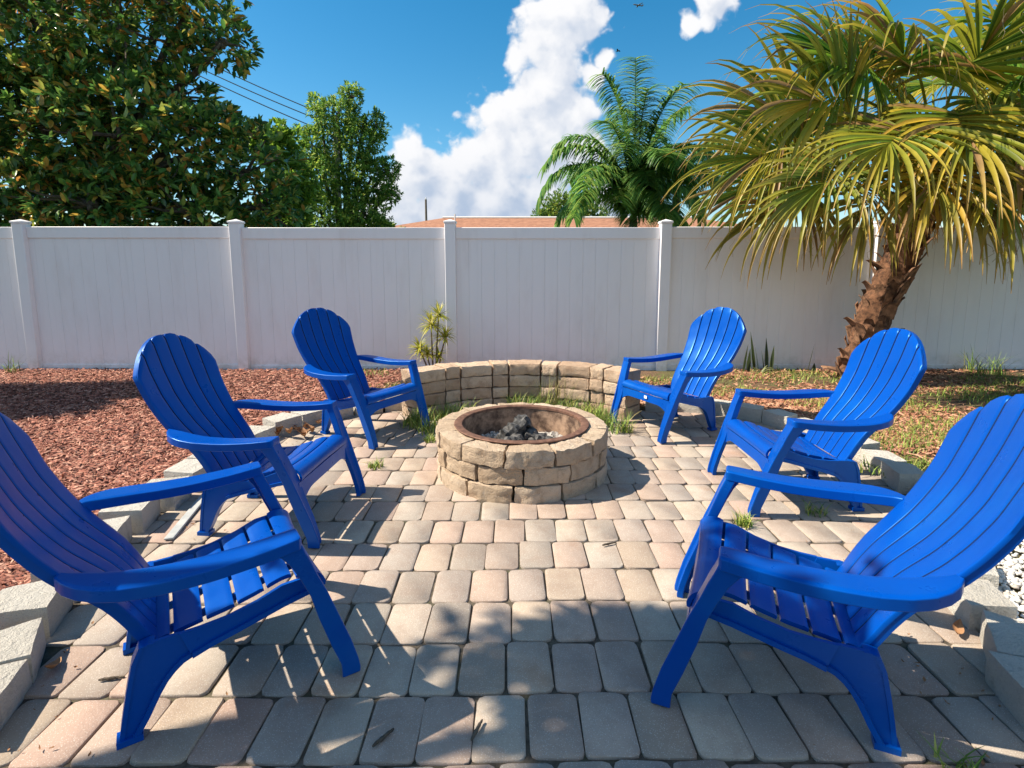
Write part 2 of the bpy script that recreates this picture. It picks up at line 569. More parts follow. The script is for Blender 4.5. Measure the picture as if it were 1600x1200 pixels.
def lx(y): return interp(y, [q[1] for q in LEFT], [q[0] for q in LEFT])
def rx(y): return interp(y, [q[1] for q in RIGHT], [q[0] for q in RIGHT])


def bed(name, inner, outer, mat, z0, amp, seed):
    """a strip of planting bed between two polylines, gently uneven"""
    V = []; F = []; nu = 22
    for i in range(len(inner)):
        for j in range(nu + 1):
            t = j / nu
            x = inner[i][0] * (1 - t) + outer[i][0] * t; y = inner[i][1] * (1 - t) + outer[i][1] * t
            z = z0 + amp * mnoise.noise(Vector((x * 1.1 + seed, y * 1.1, 0)))
            V.append((x, y, z))
    n = nu + 1
    for i in range(len(inner) - 1):
        for j in range(nu):
            F.append((i * n + j, i * n + j + 1, (i + 1) * n + j + 1, (i + 1) * n + j))
    return tag(link(name, mk(name, V, F, angle=None), mat), kind='structure')


def resample(pl, n):
    P = np.array(pl, float); d = np.r_[0, np.cumsum(np.hypot(*np.diff(P, axis=0).T))]
    s = np.linspace(0, d[-1], n)
    return np.c_[np.interp(s, d, P[:, 0]), np.interp(s, d, P[:, 1])]


li = resample([(x - .10, y) for x, y in LEFT] + [(-.5, 5.15), (0.1, 5.2)], 60)
lo = resample([(-9, .3), (-9, 6.68), (0.1, 6.68)], 60)
lo = np.array([(-9.0, .3)] * 0 + [tuple(q) for q in lo])
bed('mulch_bed', li, lo, MAT['mulchbed'], .02, .016, 1.0)
ri = resample([(x + .10, y) for x, y in RIGHT] + [(.7, 5.15), (.1, 5.2)], 60)
ro = resample([(9, .3), (9, 6.68), (0.1, 6.68)], 60)
bed('grassy_bed', ri, ro, MAT['drybed'], .022, .016, 5.0)

# patio: sand bed and pavers
patio = tag(empty('patio'), kind='structure')
sb = [(-2.3, .2, -.008), (2.6, .2, -.008), (2.6, 5.35, -.008), (-2.3, 5.35, -.008)]
tag(link('sand_bed', mk('sand_bed', sb, [(0, 1, 2, 3)]), MAT['sand'], patio))


def paver_geo(w, d, seed):
    r = random.Random(seed)
    pts = []
    for (sx, sy, a0) in ((1, 1, 0), (-1, 1, 90), (-1, -1, 180), (1, -1, 270)):
        cr = .013 + r.random() * .014
        cx = sx * (w / 2 - cr + r.uniform(-.003, .002)); cy = sy * (d / 2 - cr + r.uniform(-.004, .002))
        for k in range(3):
            a = R(a0 + 45 * k)
            pts.append((cx + cr * math.cos(a), cy + cr * math.sin(a)))
    n = len(pts)
    V = []; F = []
    for f, z in ((.965, 0.0), (.990, -.0018), (1.0, -.007), (1.0, -.03)):
        for (x, y) in pts:
            jx = r.uniform(-.0018, .0018); jy = r.uniform(-.0018, .0018)
            q = 1 - (1 - f) * (.09 / .09)
            V.append((x - (1 - q) * (.075 if x > 0 else -.075) + jx, y - (1 - q) * (.075 if y > 0 else -.075) + jy, z))
    F.append(tuple(range(n)))
    for L in range(3):
        for k in range(n):
            F.append((L * n + k, (L + 1) * n + k, (L + 1) * n + (k + 1) % n, L * n + (k + 1) % n))
    return V, F


PW, PD, Y0 = .154, .2335, 1.287
PIT = Vector((.062, 3.43, 0)); PIT_R = .545
WALL_C = Vector((.085, 3.765, 0)); WALL_R = 1.175
paver_meshes = [mk('paver', *paver_geo(PW - .0042, PD - .0050, 100 + k), angle=50) for k in range(14)]
for m in paver_meshes: m.materials.append(MAT['paver'])
spots = []
for row in range(-4, 17):
    y = Y0 + row * PD + PD / 2
    off = random.uniform(0, PW)
    if row == 0: off = .015
    xl, xr = lx(y) - .06, rx(y) + .06
    if y > 4.75: xl, xr = -1.05, 1.25
    x = xl - PW + (off % PW)
    while x < xr + PW:
        cx = x + PW / 2
        inpit = (Vector((cx, y, 0)) - PIT).length < PIT_R - .14
        dw = (Vector((cx, y, 0)) - WALL_C).length
        if xl - .02 < cx < xr + .02 and not inpit and not (y > 4.2 and abs(cx - WALL_C.x) < .93 and dw > WALL_R + .02):
            spots.append((cx, y))
        x += PW
spots = [(x, y) for x, y in spots if y > .55]
inview = [s for s in spots if s[1] > 1.15 and abs(s[0]) < s[1] * 1.02 + .1]
inview.sort(key=lambda s: s[1] + abs(s[0]) * .12)
single = set(inview[:300])
rest = [s for s in spots if s not in single]


def paver_pose(x, y):
    # wavers a little, as laid and settled by hand
    wx = x + .006 * math.sin(y * 3.1 + x * .7); wy = y + .010 * math.sin(x * 1.9 + .6) + .004 * math.sin(x * 5.3)
    return (wx + random.uniform(-.003, .003), wy + random.uniform(-.003, .003), random.uniform(-.003, .0035)), (random.uniform(-.012, .012), random.uniform(-.012, .012), random.uniform(-.018, .018) + (math.pi if random.random() < .5 else 0))


for s in inview[:300]:
    lo_, ro_ = paver_pose(*s)
    link('paver', random.choice(paver_meshes), None, patio, lo_, ro_)
mb = MB()
for s in rest:
    lo_, ro_ = paver_pose(*s)
    M = Matrix.Translation(lo_) @ Matrix.Rotation(ro_[2], 4, 'Z')
    V, F = paver_geo(PW - .0042, PD - .0050, random.randrange(99999))
    mb.add([M @ Vector(v) for v in V], F)
tag(link('paver', mb.mesh('pavers', angle=50), MAT['paver'], patio), kind='stuff')

# ------------------------------------------------------------------ rough stone blocks


def rough_block(fn, n=(6, 3, 3), amp=.006, rnd_=.16, seed=0, faces_amp=None):
    """cube grid mapped by fn(a,b,c); rounded edges and pitted faces"""
    na, nb, nc = n
    idx = {}; V = []; F = []
    fr = 37.0 + seed * 3.7

    def vert(i, j, k):
        key = (i, j, k)
        if key in idx: return idx[key]
        a, b, c = i / na, j / nb, k / nc
        q = [2 * a - 1, 2 * b - 1, 2 * c - 1]
        # soften edges: pull in where two or more coordinates are extreme
        ext = sorted([abs(t) for t in q])
        pull = rnd_ * (ext[1] ** 6) * .5
        q2 = [t * (1 - pull * (abs(t) ** 2) * w) for t, w in zip(q, (.35, .8, .8))]
        p = fn((q2[0] + 1) / 2, (q2[1] + 1) / 2, (q2[2] + 1) / 2)
        p = Vector(p)
        nz = mnoise.noise_vector(p * 9 + Vector((fr, seed, 0))) * amp * .8 + mnoise.noise_vector(p * 28 + Vector((seed, fr, 2))) * amp * .7
        idx[key] = len(V); V.append(p + nz)
        return idx[key]
    for i in range(na):
        for j in range(nb):
            F.append((vert(i, j, 0), vert(i, j + 1, 0), vert(i + 1, j + 1, 0), vert(i + 1, j, 0)))
            F.append((vert(i, j, nc), vert(i + 1, j, nc), vert(i + 1, j + 1, nc), vert(i, j + 1, nc)))
    for i in range(na):
        for k in range(nc):
            F.append((vert(i, 0, k), vert(i + 1, 0, k), vert(i + 1, 0, k + 1), vert(i, 0, k + 1)))
            F.append((vert(i, nb, k), vert(i, nb, k + 1), vert(i + 1, nb, k + 1), vert(i + 1, nb, k)))
    for j in range(nb):
        for k in range(nc):
            F.append((vert(0, j, k), vert(0, j, k + 1), vert(0, j + 1, k + 1), vert(0, j + 1, k)))
            F.append((vert(na, j, k), vert(na, j + 1, k), vert(na, j + 1, k + 1), vert(na, j, k + 1)))
    return V, F


# fire pit: three rings of tumbled blocks round a steel liner
pit = tag(empty('fire_pit', PIT), 'round stacked stone fire pit with a rusty steel ring', 'fire pit')
for c in range(3):
    z0 = [-.03, .098, .200][c]; z1 = [.094, .196, .300][c]
    n = 12
    off = [math.radians(-96), math.radians(-90), math.radians(-101)][c]
    ro_c = PIT_R + (.006, .0, .004)[c]
    for k in range(n):
        a0 = off + 2 * math.pi * k / n + .010; a1 = off + 2 * math.pi * (k + 1) / n - .010
        jr = random.uniform(-.008, .008)

        def fn(a, b, cc, a0=a0, a1=a1, jr=jr, z0=z0, z1=z1, ro_c=ro_c):
            an = a0 + (a1 - a0) * a
            r_in, r_out = .405, ro_c + jr
            r = r_in + (r_out - r_in) * b
            return (r * math.cos(an), r * math.sin(an), z0 + (z1 - z0) * cc)
        V, F = rough_block(fn, (12, 4, 7), .0120, .12, seed=c * 20 + k)
        link('stone_block', mk('stone_block', V, F, angle=32), MAT['pit_stone'], pit)


def lathe(profile, n=64):
    V = []; F = []
    m = len(profile)
    for i in range(n):
        a = 2 * math.pi * i / n
        for (r, z) in profile:
            V.append((r * math.cos(a), r * math.sin(a), z))
    for i in range(n):
        for j in range(m - 1):
            F.append((i * m + j, ((i + 1) % n) * m + j, ((i + 1) % n) * m + j + 1, i * m + j + 1))
    return V, F


rim = link('steel_ring', mk('steel_ring', *lathe([(.398, .296), (.432, .303), (.436, .309), (.432, .313), (.392, .314), (.385, .311), (.384, .296)])), MAT['rust'], pit)
link('liner', mk('liner', *lathe([(.396, .302), (.396, .02), (.390, .02), (.3885, .300)])), MAT['sooty'], pit)
# ash bed and burnt wood
V = []; F = []
nr, na = 14, 48
for i in range(nr + 1):
    r = .385 * i / nr
    for k in range(na):
        a = 2 * math.pi * k / na
        z = .125 + .018 * mnoise.noise(Vector((r * math.cos(a) * 9, r * math.sin(a) * 9, 3))) + .03 * max(0, 1 - r / .2)
        V.append((PIT.x + r * math.cos(a), PIT.y + r * math.sin(a), z))
for i in range(nr):
    for k in range(na):
        F.append((i * na + k, (i + 1) * na + k, (i + 1) * na + (k + 1) % na, i * na + (k + 1) % na))
tag(link('ash', mk('ash', V, F, angle=None), MAT['ash']), kind='stuff', label='pale grey ash covering the floor of the fire pit', cat='ash')


def char_log(L, r, seed):
    rr = random.Random(seed)
    V = []; F = []; n = 12; m = 14
    for i in range(m + 1):
        t = i / m
        rad = r * (0.75 + .3 * math.sin(math.pi * min(1, max(.05, t))) + .14 * rr.uniform(-1, 1))
        if i in (0, m): rad *= .6
        for k in range(n):
            a = 2 * math.pi * k / n
            w = 1 + .45 * mnoise.noise(Vector((t * 6 + seed, math.cos(a) * 2.5, math.sin(a) * 2.5))) + .20 * rr.uniform(-1, 1)
            V.append(((t - .5) * L, rad * w * math.cos(a), rad * w * math.sin(a)))
    for i in range(m):
        for k in range(n):
            F.append((i * n + k, i * n + (k + 1) % n, (i + 1) * n + (k + 1) % n, (i + 1) * n + k))
    F.append(tuple(range(n - 1, -1, -1))); F.append(tuple(m * n + k for k in range(n)))
    return V, F


for k, (dx_, dy_, z, L, r, rot, lab) in enumerate([
        (-.045, .05, .235, .25, .062, (.2, -.60, .5), 'charred black log leaning highest on the ash heap'),
        (.04, .06, .20, .28, .055, (.0, .32, -.35), 'burnt dark log lying flat across the ash'),
        (-.05, -.06, .185, .22, .050, (.4, .15, 1.1), 'short charred log end in front of the leaning log'),
        (.15, .01, .175, .22, .030, (.0, .1, .15), 'thin burnt stick beside the charred logs')]):
    o = link('charred_log', mk('charred_log', *char_log(L, r, k * 5 + 2), angle=18), MAT['char'], None, (PIT.x + dx_, PIT.y + dy_, z), rot)
    tag(o, lab, 'log', 'burnt logs in the fire pit')
mb = MB()
for k in range(380):
    a = random.uniform(0, 6.28); r = .35 * math.sqrt(random.random())
    s = random.uniform(.008, .026)
    M = Matrix.Translation((PIT.x + r * math.cos(a), PIT.y + r * math.sin(a), .135 + .03 * max(0, 1 - r / .2) + random.uniform(0, .014))) @ Matrix.Rotation(random.uniform(0, 6), 4, Vector((random.random(), random.random(), 1)).normalized())
    V, F = box_vf(-s, s, -s * .6, s * .6, -s * .35, s * .4)
    mb.add([M @ Vector((v[0] * random.uniform(.6, 1.2), v[1] * random.uniform(.6, 1.2), v[2])) for v in V], F)
tag(link('cinders', mb.mesh('cinders', False), MAT['ash']), kind='stuff', label='loose pale cinders scattered over the ash', cat='cinders')

# curved seat wall: stack-bonded columns of blocks
wall = tag(empty('seat_wall', WALL_C), 'low curved stone block wall behind the fire pit', 'wall')
px_b = [-.805, -.585, -.455, -.178, -.028, .262, .412, .690, .800, .965]   # joint positions along the front face (x)
angs = []
for x in px_b:
    angs.append(math.acos(max(-1, min(1, (x - WALL_C.x) / WALL_R))))
for i in range(len(angs) - 1):
    for c in range(4):
        z0 = -.012 + c * .108; z1 = z0 + .104
        jr = random.uniform(-.010, .010); tw = random.uniform(-.006, .006)
        zc = random.uniform(-.002, .002) + (.004 * math.sin(i * 2.1) if c == 3 else 0)

        def fn(a, b, cc, a0=angs[i] - .004, a1=angs[i + 1] + .004, jr=jr, z0=z0, z1=z1, zc=zc, tw=tw):
            an = a0 + (a1 - a0) * a
            r = WALL_R + jr + tw * (a - .5) * 2 + .235 * b
            return (r * math.cos(an), r * math.sin(an), z0 + (z1 - z0) * cc + (zc if cc > .5 else 0))
        V, F = rough_block(lambda a, b, cc, fn=fn: fn(1 - a, b, cc), (9, 4, 6), .0095, .14, seed=200 + i * 5 + c)
        link('stone_block', mk('stone_block', V, F, angle=32), MAT['wall_stone'], wall)


# border blocks
def border(name, label, pl, dep, depth_sign, seed):
    rr = random.Random(seed)
    root = tag(empty(name, (pl[2][0], pl[2][1], 0)), label, 'edging')
    base = Vector(root.location)
    P = resample(pl, 400)
    d = np.r_[0, np.cumsum(np.hypot(*np.diff(P, axis=0).T))]
    s = .05
    k = 0
    while s < d[-1] - .1:
        L = rr.uniform(.21, .27) if depth_sign > 0 else rr.uniform(.22, .27)
        i0 = int(np.searchsorted(d, s)); i1 = min(len(P) - 1, int(np.searchsorted(d, s + L)))
        a = Vector((*P[i0], 0)); b = Vector((*P[i1], 0))
        t = (b - a)
        if t.length < .1: break
        t.normalize()
        nrm = Vector((-t.y, t.x, 0)) * depth_sign
        h = rr.uniform(.095, .125)
        tw = rr.uniform(-.20, .20); jo = rr.uniform(-.015, .035)
        t2 = (t + nrm * tw).normalized(); n2 = Vector((-t2.y, t2.x, 0)) * depth_sign
        c0 = a + nrm * jo

        def fn(aa, bb, cc, c0=c0, t2=t2, n2=n2, L=L, h=h):
            tap = 1 - .22 * bb          # wedge-shaped, narrower at the back
            p_ = c0 + t2 * (L - .006) * (.5 + (aa - .5) * tap) + n2 * (dep * bb)
            return p_ - base + Vector((0, 0, -.02 + (h + .02) * cc))
        if depth_sign > 0:
            V, F = rough_block(fn, (8, 5, 4), .0035, .10, seed=seed + k)
        else:
            V, F = rough_block(lambda a_, b_, c_, fn=fn: fn(1 - a_, b_, c_), (8, 5, 4), .0035, .10, seed=seed + k)
        link('edging_block', mk('edging_block', V, F, angle=42), MAT['edge_stone'], root)
        s += L + rr.uniform(.004, .018); k += 1
    return root


border('block_edging', 'pale concrete block edging along the red mulch bed', LEFT, .205, 1, 400)
border('block_edging', 'grey concrete block edging along the pebbles and grassy bed', RIGHT, .165, -1, 500)

# ------------------------------------------------------------------ chairs
ZS = [.25, .30, .355, .42, .473, .53, .60, .682, .76, .806, .97]
US = [-.508, -.536, -.562, -.600, -.643, -.690, -.734, -.776, -.804, -.820, -.868]
HWZ = [.25, .35, .45, .52, .60, .70, .806, .97]
HW = [.205, .214, .224, .246, .263, .279, .290, .288]


def sm_interp(z, xs, ys, e=.02):
    return sum(interp(z + d, xs, ys) for d in (-e, -e / 2, 0, e / 2, e)) / 5


def back_pt(w, z, off=0.0):
    c = interp(z, [.25, .5, .97], [0, .012, .026])
    hw = sm_interp(z, HWZ, HW)
    u = sm_interp(z, ZS, US) - c * (1 - w * w)
    # outward (front) normal in the profile plane
    du = sm_interp(z + .01, ZS, US) - sm_interp(z - .01, ZS, US)
    n = Vector((.02, 0, -du)).normalized()
    return Vector((u, w * hw, z)) + n * off


def top_z(w): return .800 + .166 * (1 - abs(w) ** 2.3)


def sheet(fn_top, fn_bot, nu, nv):
    """closed thin solid from two grids"""
    V = [fn_top(i / nu, j / nv) for i in range(nu + 1) for j in range(nv + 1)]
    b = len(V)
    V += [fn_bot(i / nu, j / nv) for i in range(nu + 1) for j in range(nv + 1)]
    n = nv + 1
    F = []
    for i in range(nu):
        for j in range(nv):
            F.append((i * n + j, i * n + j + 1, (i + 1) * n + j + 1, (i + 1) * n + j))
            F.append((b + i * n + j, b + (i + 1) * n + j, b + (i + 1) * n + j + 1, b + i * n + j + 1))
    for i in range(nu):
        F.append((i * n, (i + 1) * n, b + (i + 1) * n, b + i * n))
        F.append((i * n + nv, b + i * n + nv, b + (i + 1) * n + nv, (i + 1) * n + nv))
    for j in range(nv):
        F.append((j, b + j, b + j + 1, j + 1))
        F.append((nu * n + j, nu * n + j + 1, b + nu * n + j + 1, b + nu * n + j))
    return V, F


def fixn(me):
    bm = bmesh.new(); bm.from_mesh(me)
    bmesh.ops.recalc_face_normals(bm, faces=bm.faces)
    bm.to_mesh(me); bm.free()
    return me


CM = {}
CM['back_slats'] = []
for k in range(6):
    w0 = -1 + k / 3 + .014; w1 = -1 + (k + 1) / 3 - .014
    if k == 0: w0 = -1
    if k == 5: w1 = 1

    def zz_(i, w):
        t = .262 + (top_z(w) - .262) * i
        return t
    prof = [(0, -.0022), (.03, -.0004), (.15, .0), (.5, .0008), (.85, 0), (.97, -.0004), (1, -.0022)]
    nv = len(prof) - 1

    def ft(i, j, w0=w0, w1=w1):
        q = prof[int(round(j * nv))]
        w = w0 + (w1 - w0) * q[0]
        roll = -.005 if i > .995 else 0
        return back_pt(w, zz_(i, w) - .012 * i ** 12 * abs(2 * q[0] - 1) ** 5, q[1] + roll)

    def fb_(i, j, w0=w0, w1=w1):
        q = prof[int(round(j * nv))]
        w = w0 + (w1 - w0) * q[0]
        return back_pt(w, zz_(i, w) - .012 * i ** 12 * abs(2 * q[0] - 1) ** 5, -.013)
    V, F = sheet(ft, fb_, 30, nv)
    me = fixn(mk('slat', V, F, angle=60))
    me.materials.append(MAT['plastic']); me.materials.append(MAT['groove_navy'])
    first = 2 * 30 * nv          # the walls of the grooves get a much darker navy
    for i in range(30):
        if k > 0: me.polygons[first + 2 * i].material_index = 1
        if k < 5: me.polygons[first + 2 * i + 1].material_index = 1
    CM['back_slats'].append(me)
# rear frame of the back: rim and cross ribs
mb = MB()


def strip_solid(path_a, path_b, path_c, path_d):
    n = len(path_a); V = []; F = []
    for a, b, c, d in zip(path_a, path_b, path_c, path_d): V += [a, b, c, d]
    for i in range(n - 1):
        for k in range(4):
            F.append((4 * i + k, 4 * i + (k + 1) % 4, 4 * (i + 1) + (k + 1) % 4, 4 * (i + 1) + k))
    F.append((3, 2, 1, 0)); F.append(tuple(4 * (n - 1) + k for k in range(4)))
    return V, F


out_path = [(-1, z) for z in np.linspace(.27, .80, 22)] + [(w, top_z(w)) for w in np.linspace(-.97, .97, 36)] + [(1, z) for z in np.linspace(.80, .27, 22)]


def shrink(w, z, k):
    return (w * (1 - k * .9), z - k * .26 * max(0, (z - .78) / .18))


pa = [back_pt(*shrink(w, z, .012), -.0135) for w, z in out_path]
pb = [back_pt(*shrink(w, z, .075), -.0135) for w, z in out_path]
pc_ = [back_pt(*shrink(w, z, .075), -.032) for w, z in out_path]
pd_ = [back_pt(*shrink(w, z, .012), -.032) for w, z in out_path]
mb.add(*strip_solid(pa, pb, pc_, pd_))
for zr, hh in ((.33, .016), (.50, .022), (.70, .010)):
    ws = np.linspace(-.93, .93, 14)
    mb.add(*strip_solid([back_pt(w, zr + hh, -.0138) for w in ws], [back_pt(w, zr - hh, -.0138) for w in ws], [back_pt(w, zr - hh, -.028) for w in ws], [back_pt(w, zr + hh, -.028) for w in ws]))
CM['backrest'] = fixn(mb.mesh('backrest'))
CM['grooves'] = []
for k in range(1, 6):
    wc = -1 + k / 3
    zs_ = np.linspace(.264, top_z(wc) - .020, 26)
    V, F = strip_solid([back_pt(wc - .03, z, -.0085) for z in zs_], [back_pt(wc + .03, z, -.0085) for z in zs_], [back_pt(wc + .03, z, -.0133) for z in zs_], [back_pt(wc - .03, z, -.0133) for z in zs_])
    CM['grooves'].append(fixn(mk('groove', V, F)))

SU = [-.060, -.064, -.075, -.095, -.13, -.19, -.26, -.34, -.41, -.50, -.535]
SZ = [.312, .335, .352, .363, .366, .357, .331, .306, .291, .270, .262]
sd = np.r_[0, np.cumsum(np.hypot(np.diff(SU), np.diff(SZ)))]


def seat_pt(s, v, off=0.0):
    e = .008
    u = sum(np.interp(s + q, sd, SU) for q in (-e, 0, e)) / 3; z = sum(np.interp(s + q, sd, SZ) for q in (-e, 0, e)) / 3
    u2 = np.interp(s + .01, sd, SU) - np.interp(s - .01, sd, SU); z2 = np.interp(s + .01, sd, SZ) - np.interp(s - .01, sd, SZ)
    n = Vector((z2, 0, -u2)).normalized()
    return Vector((u, v, z)) + n * off


CM['seat_slats'] = []
edges = [0.0, .125, .210, .295, .380, .465, sd[-1]]
for k in range(6):
    s0 = edges[k] + (.005 if k else 0); s1 = edges[k + 1] - .005
    hv0 = .276 if k == 0 else interp(s0, [.1, .5], [.238, .206])
    hv1 = .256 if k == 0 else interp(s1, [.1, .5], [.238, .206])

    def ft(i, j, s0=s0, s1=s1, hv0=hv0, hv1=hv1):
        hv = hv0 + (hv1 - hv0) * i
        v = (2 * j - 1) * hv
        e = -.004 if i in (0.0, 1.0) else 0
        dish = -.010 * (1 - (2 * j - 1) ** 2)
        return seat_pt(s0 + (s1 - s0) * i, v, e + dish)

    def fb_(i, j, s0=s0, s1=s1, hv0=hv0, hv1=hv1):
        hv = hv0 + (hv1 - hv0) * i
        return seat_pt(s0 + (s1 - s0) * i, (2 * j - 1) * hv, -.013 - .010 * (1 - (2 * j - 1) ** 2))
    V, F = sheet(ft, fb_, 8, 10)
    CM['seat_slats'].append(fixn(mk('slat', V, F, angle=50)))
# seat underframe: three ribs running front to back
mb = MB()
for v in (-.13, 0, .13):
    ss = np.linspace(.03, sd[-1] - .02, 14)
    mb.add(*strip_solid([seat_pt(s, v - .006, -.0245) for s in ss], [seat_pt(s, v + .006, -.0245) for s in ss], [seat_pt(s, v + .006, -.045) for s in ss], [seat_pt(s, v - .006, -.045) for s in ss]))
CM['seat'] = fixn(mb.mesh('seat'))

# front apron
mbx = []


def ap(i, j, u, sgn=1):
    v = (2 * j - 1) * .290
    zt = .306
    zb = .252 - .055 * max(0, (abs(v) - .16) / .125) ** 2
    return Vector((u - .010 * (1 - i), v, zt + (zb - zt) * i))


V, F = sheet(lambda i, j: ap(i, j, -.062), lambda i, j: ap(i, j, -.076), 5, 24)
CM['front_apron'] = fixn(mk('front_apron', V, F, angle=50))

# side rail + rear leg plates (left side, v > 0), thin plate with a stiffening flange
rail_top = [(-.112, .352), (-.19, .345), (-.26, .317), (-.34, .296), (-.41, .288), (-.462, .286)]
rail_bot = [(-.112, .300), (-.19, .282), (-.265, .260), (-.32, .244), (-.38, .228), (-.435, .208)]


def vo_rail(u): return interp(u, [-.62, -.47, -.11], [.250, .252, .268])


def plate(poly_a, poly_b, vfun, t):
    """solid between matching polylines a (top/rear) and b (bottom/front) in the u-z plane, thickness t inward"""
    pa = [Vector((u, vfun(u, z), z)) for u, z in poly_a]; pb = [Vector((u, vfun(u, z), z)) for u, z in poly_b]
    pc = [q - Vector((0, t, 0)) for q in pb]; pd = [q - Vector((0, t, 0)) for q in pa]
    return strip_solid(pa, pb, pc, pd)


mb = MB()
mb.add(*plate(rail_top, rail_bot, lambda u, z: vo_rail(u), .012))
fl = [(u, z + .014) for u, z in rail_bot]
mb.add(*plate(fl, [(u, z - .002) for u, z in rail_bot], lambda u, z: vo_rail(u) + .010, .034))
CM['side_rail'] = fixn(mb.mesh('side_rail', angle=30))


def vo_leg(u, z): return interp(z, [0, .05, .30, .36], [.228, .232, .250, .250])


leg_rear = [(-.462, .2855), (-.505, .285), (-.530, .284), (-.556, .278), (-.575, .235), (-.592, .16), (-.604, .10), (-.614, .045), (-.619, .012)]
leg_front = [(-.4351, .2078), (-.458, .198), (-.480, .180), (-.500, .156), (-.518, .126), (-.535, .092), (-.549, .063), (-.566, .034), (-.579, .012)]
mb = MB()
mb.add(*plate(leg_rear, leg_front, vo_leg, .012))
# flanges along the arch and the rear edge
fa = [(u - .004, z + .012) if i < 4 else (u - .012, z + .004) for i, (u, z) in enumerate(leg_front)]
mb.add(*plate(fa, [(u + .002, z - .002) for u, z in leg_front], lambda u, z: vo_leg(u, z) + .011, .036))
ra = leg_rear[2:]
mb.add(*plate([(u - .002, z + .001) for u, z in ra], [(u + .010, z - .001) for u, z in ra], lambda u, z: vo_leg(u, z) + .004, .040))
V, F = box_vf(-.628, -.566, .196, .242, 0, .018)
mb.add(V, F)
CM['rear_leg'] = fixn(mb.mesh('leg', angle=30))

# front leg (v > 0): L-shaped section, lofted
zl = [0, .018, .05, .13, .24, .33, .40, .45, .485, .512]
uf = [.023, .024, .018, -.004, -.043, -.075, -.104, -.122, -.137, -.147]
ub = [-.034, -.034, -.037, -.066, -.101, -.125, -.154, -.178, -.203, -.245]
vo_ = [.318, .320, .322, .328, .338, .347, .356, .362, .367, .370]
vi_ = [.262, .262, .264, .264, .264, .268, .284, .292, .298, .300]
V = []; F = []
for z, f, b_, o_, i_ in zip(zl, uf, ub, vo_, vi_):
    rc = .016 if z < .33 else (.006 if z < .4 else .002)
    bk = max(b_, f - .040)
    V += [(f, o_, z), (f, o_ - .010, z), (f - rc, o_ - .015, z), (f - rc, i_ + .006, z), (f - rc * .8, i_, z), (bk, i_, z), (bk, o_ - .012, z), (b_, o_ - .012, z), (b_, o_, z)]
n = 9
for L in range(len(zl) - 1):
    for k in range(n):
        F.append((L * n + k, L * n + (k + 1) % n, (L + 1) * n + (k + 1) % n, (L + 1) * n + k))
F.append(tuple(range(n - 1, -1, -1))); F.append(tuple((len(zl) - 1) * n + k for k in range(n)))
CM['front_leg'] = fixn(mk('leg', V, F, angle=28))

# armrest (v > 0)
AO = [(-.146, .366), (-.156, .376), (-.20, .380), (-.28, .384), (-.36, .387), (-.44, .389), (-.52, .388), (-.58, .380), (-.63, .362), (-.668, .334), (-.695, .300), (-.712, .262)]
AI = [(-.146, .302), (-.156, .297), (-.20, .296), (-.28, .296), (-.36, .294), (-.44, .291), (-.52, .286), (-.57, .279), (-.61, .270), (-.645, .260), (-.672, .252), (-.698, .240)]


def arm_z(u): return sm_interp(u, [-.72, -.66, -.60, -.5, -.38, -.26, -.15], [.548, .542, .533, .523, .520, .526, .538], .03)


def arm_pt(i, j, dz):
    k = i * (len(AO) - 1); a = int(min(len(AO) - 2, math.floor(k))); t = k - a
    o_ = Vector(AO[a]).lerp(Vector(AO[a + 1]), t); n_ = Vector(AI[a]).lerp(Vector(AI[a + 1]), t)
    q = n_.lerp(o_, j)
    ed = min(j, 1 - j)
    crown = -.003 * max(0, 1 - ed / .12) ** 2 if dz == 0 else 0
    fr = -.006 if (i < .02 and dz == 0) else 0
    return Vector((q.x, q.y, arm_z(q.x) + dz + crown + fr))


V, F = sheet(lambda i, j: arm_pt(i, j, 0), lambda i, j: arm_pt(i, j, -.036 + (.006 if .2 < j < .8 else 0)), 33, 10)
CM['armrest'] = fixn(mk('armrest', V, F, angle=45))


def mirror(me):
    m2 = me.copy()
    bm = bmesh.new(); bm.from_mesh(m2)
    for v in bm.verts: v.co.y = -v.co.y
    bmesh.ops.reverse_faces(bm, faces=bm.faces)
    bm.to_mesh(m2); bm.free()
    return m2


for k in ('side_rail', 'rear_leg', 'front_leg', 'armrest'): CM[k + '_r'] = mirror(CM[k])


def make_chair():
    root = empty('adirondack_chair')
    b = link('backrest', CM['backrest'], MAT['plastic'], root)
    for m in CM['back_slats']: link('slat', m, MAT['plastic'], b)
    for m in CM['grooves']: link('groove', m, MAT['groove_navy'], b)
    s = link('seat', CM['seat'], MAT['plastic'], root)
    for m in CM['seat_slats']: link('slat', m, MAT['plastic'], s)
    link('front_apron', CM['front_apron'], MAT['plastic'], root)
    for sfx in ('', '_r'):
        link('side_rail', CM['side_rail' + sfx], MAT['plastic'], root)
        bevel_mod(link('armrest', CM['armrest' + sfx], MAT['plastic'], root), .0032, 2, 50)
        bevel_mod(link('leg', CM['front_leg' + sfx], MAT['plastic'], root), .004, 2, 40)
        link('leg', CM['rear_leg' + sfx], MAT['plastic'], root)
    return root


def copy_tree(o, parent=None):
    c = o.copy(); col.objects.link(c); c.parent = parent
    for ch in o.children: copy_tree(ch, c)
    return c


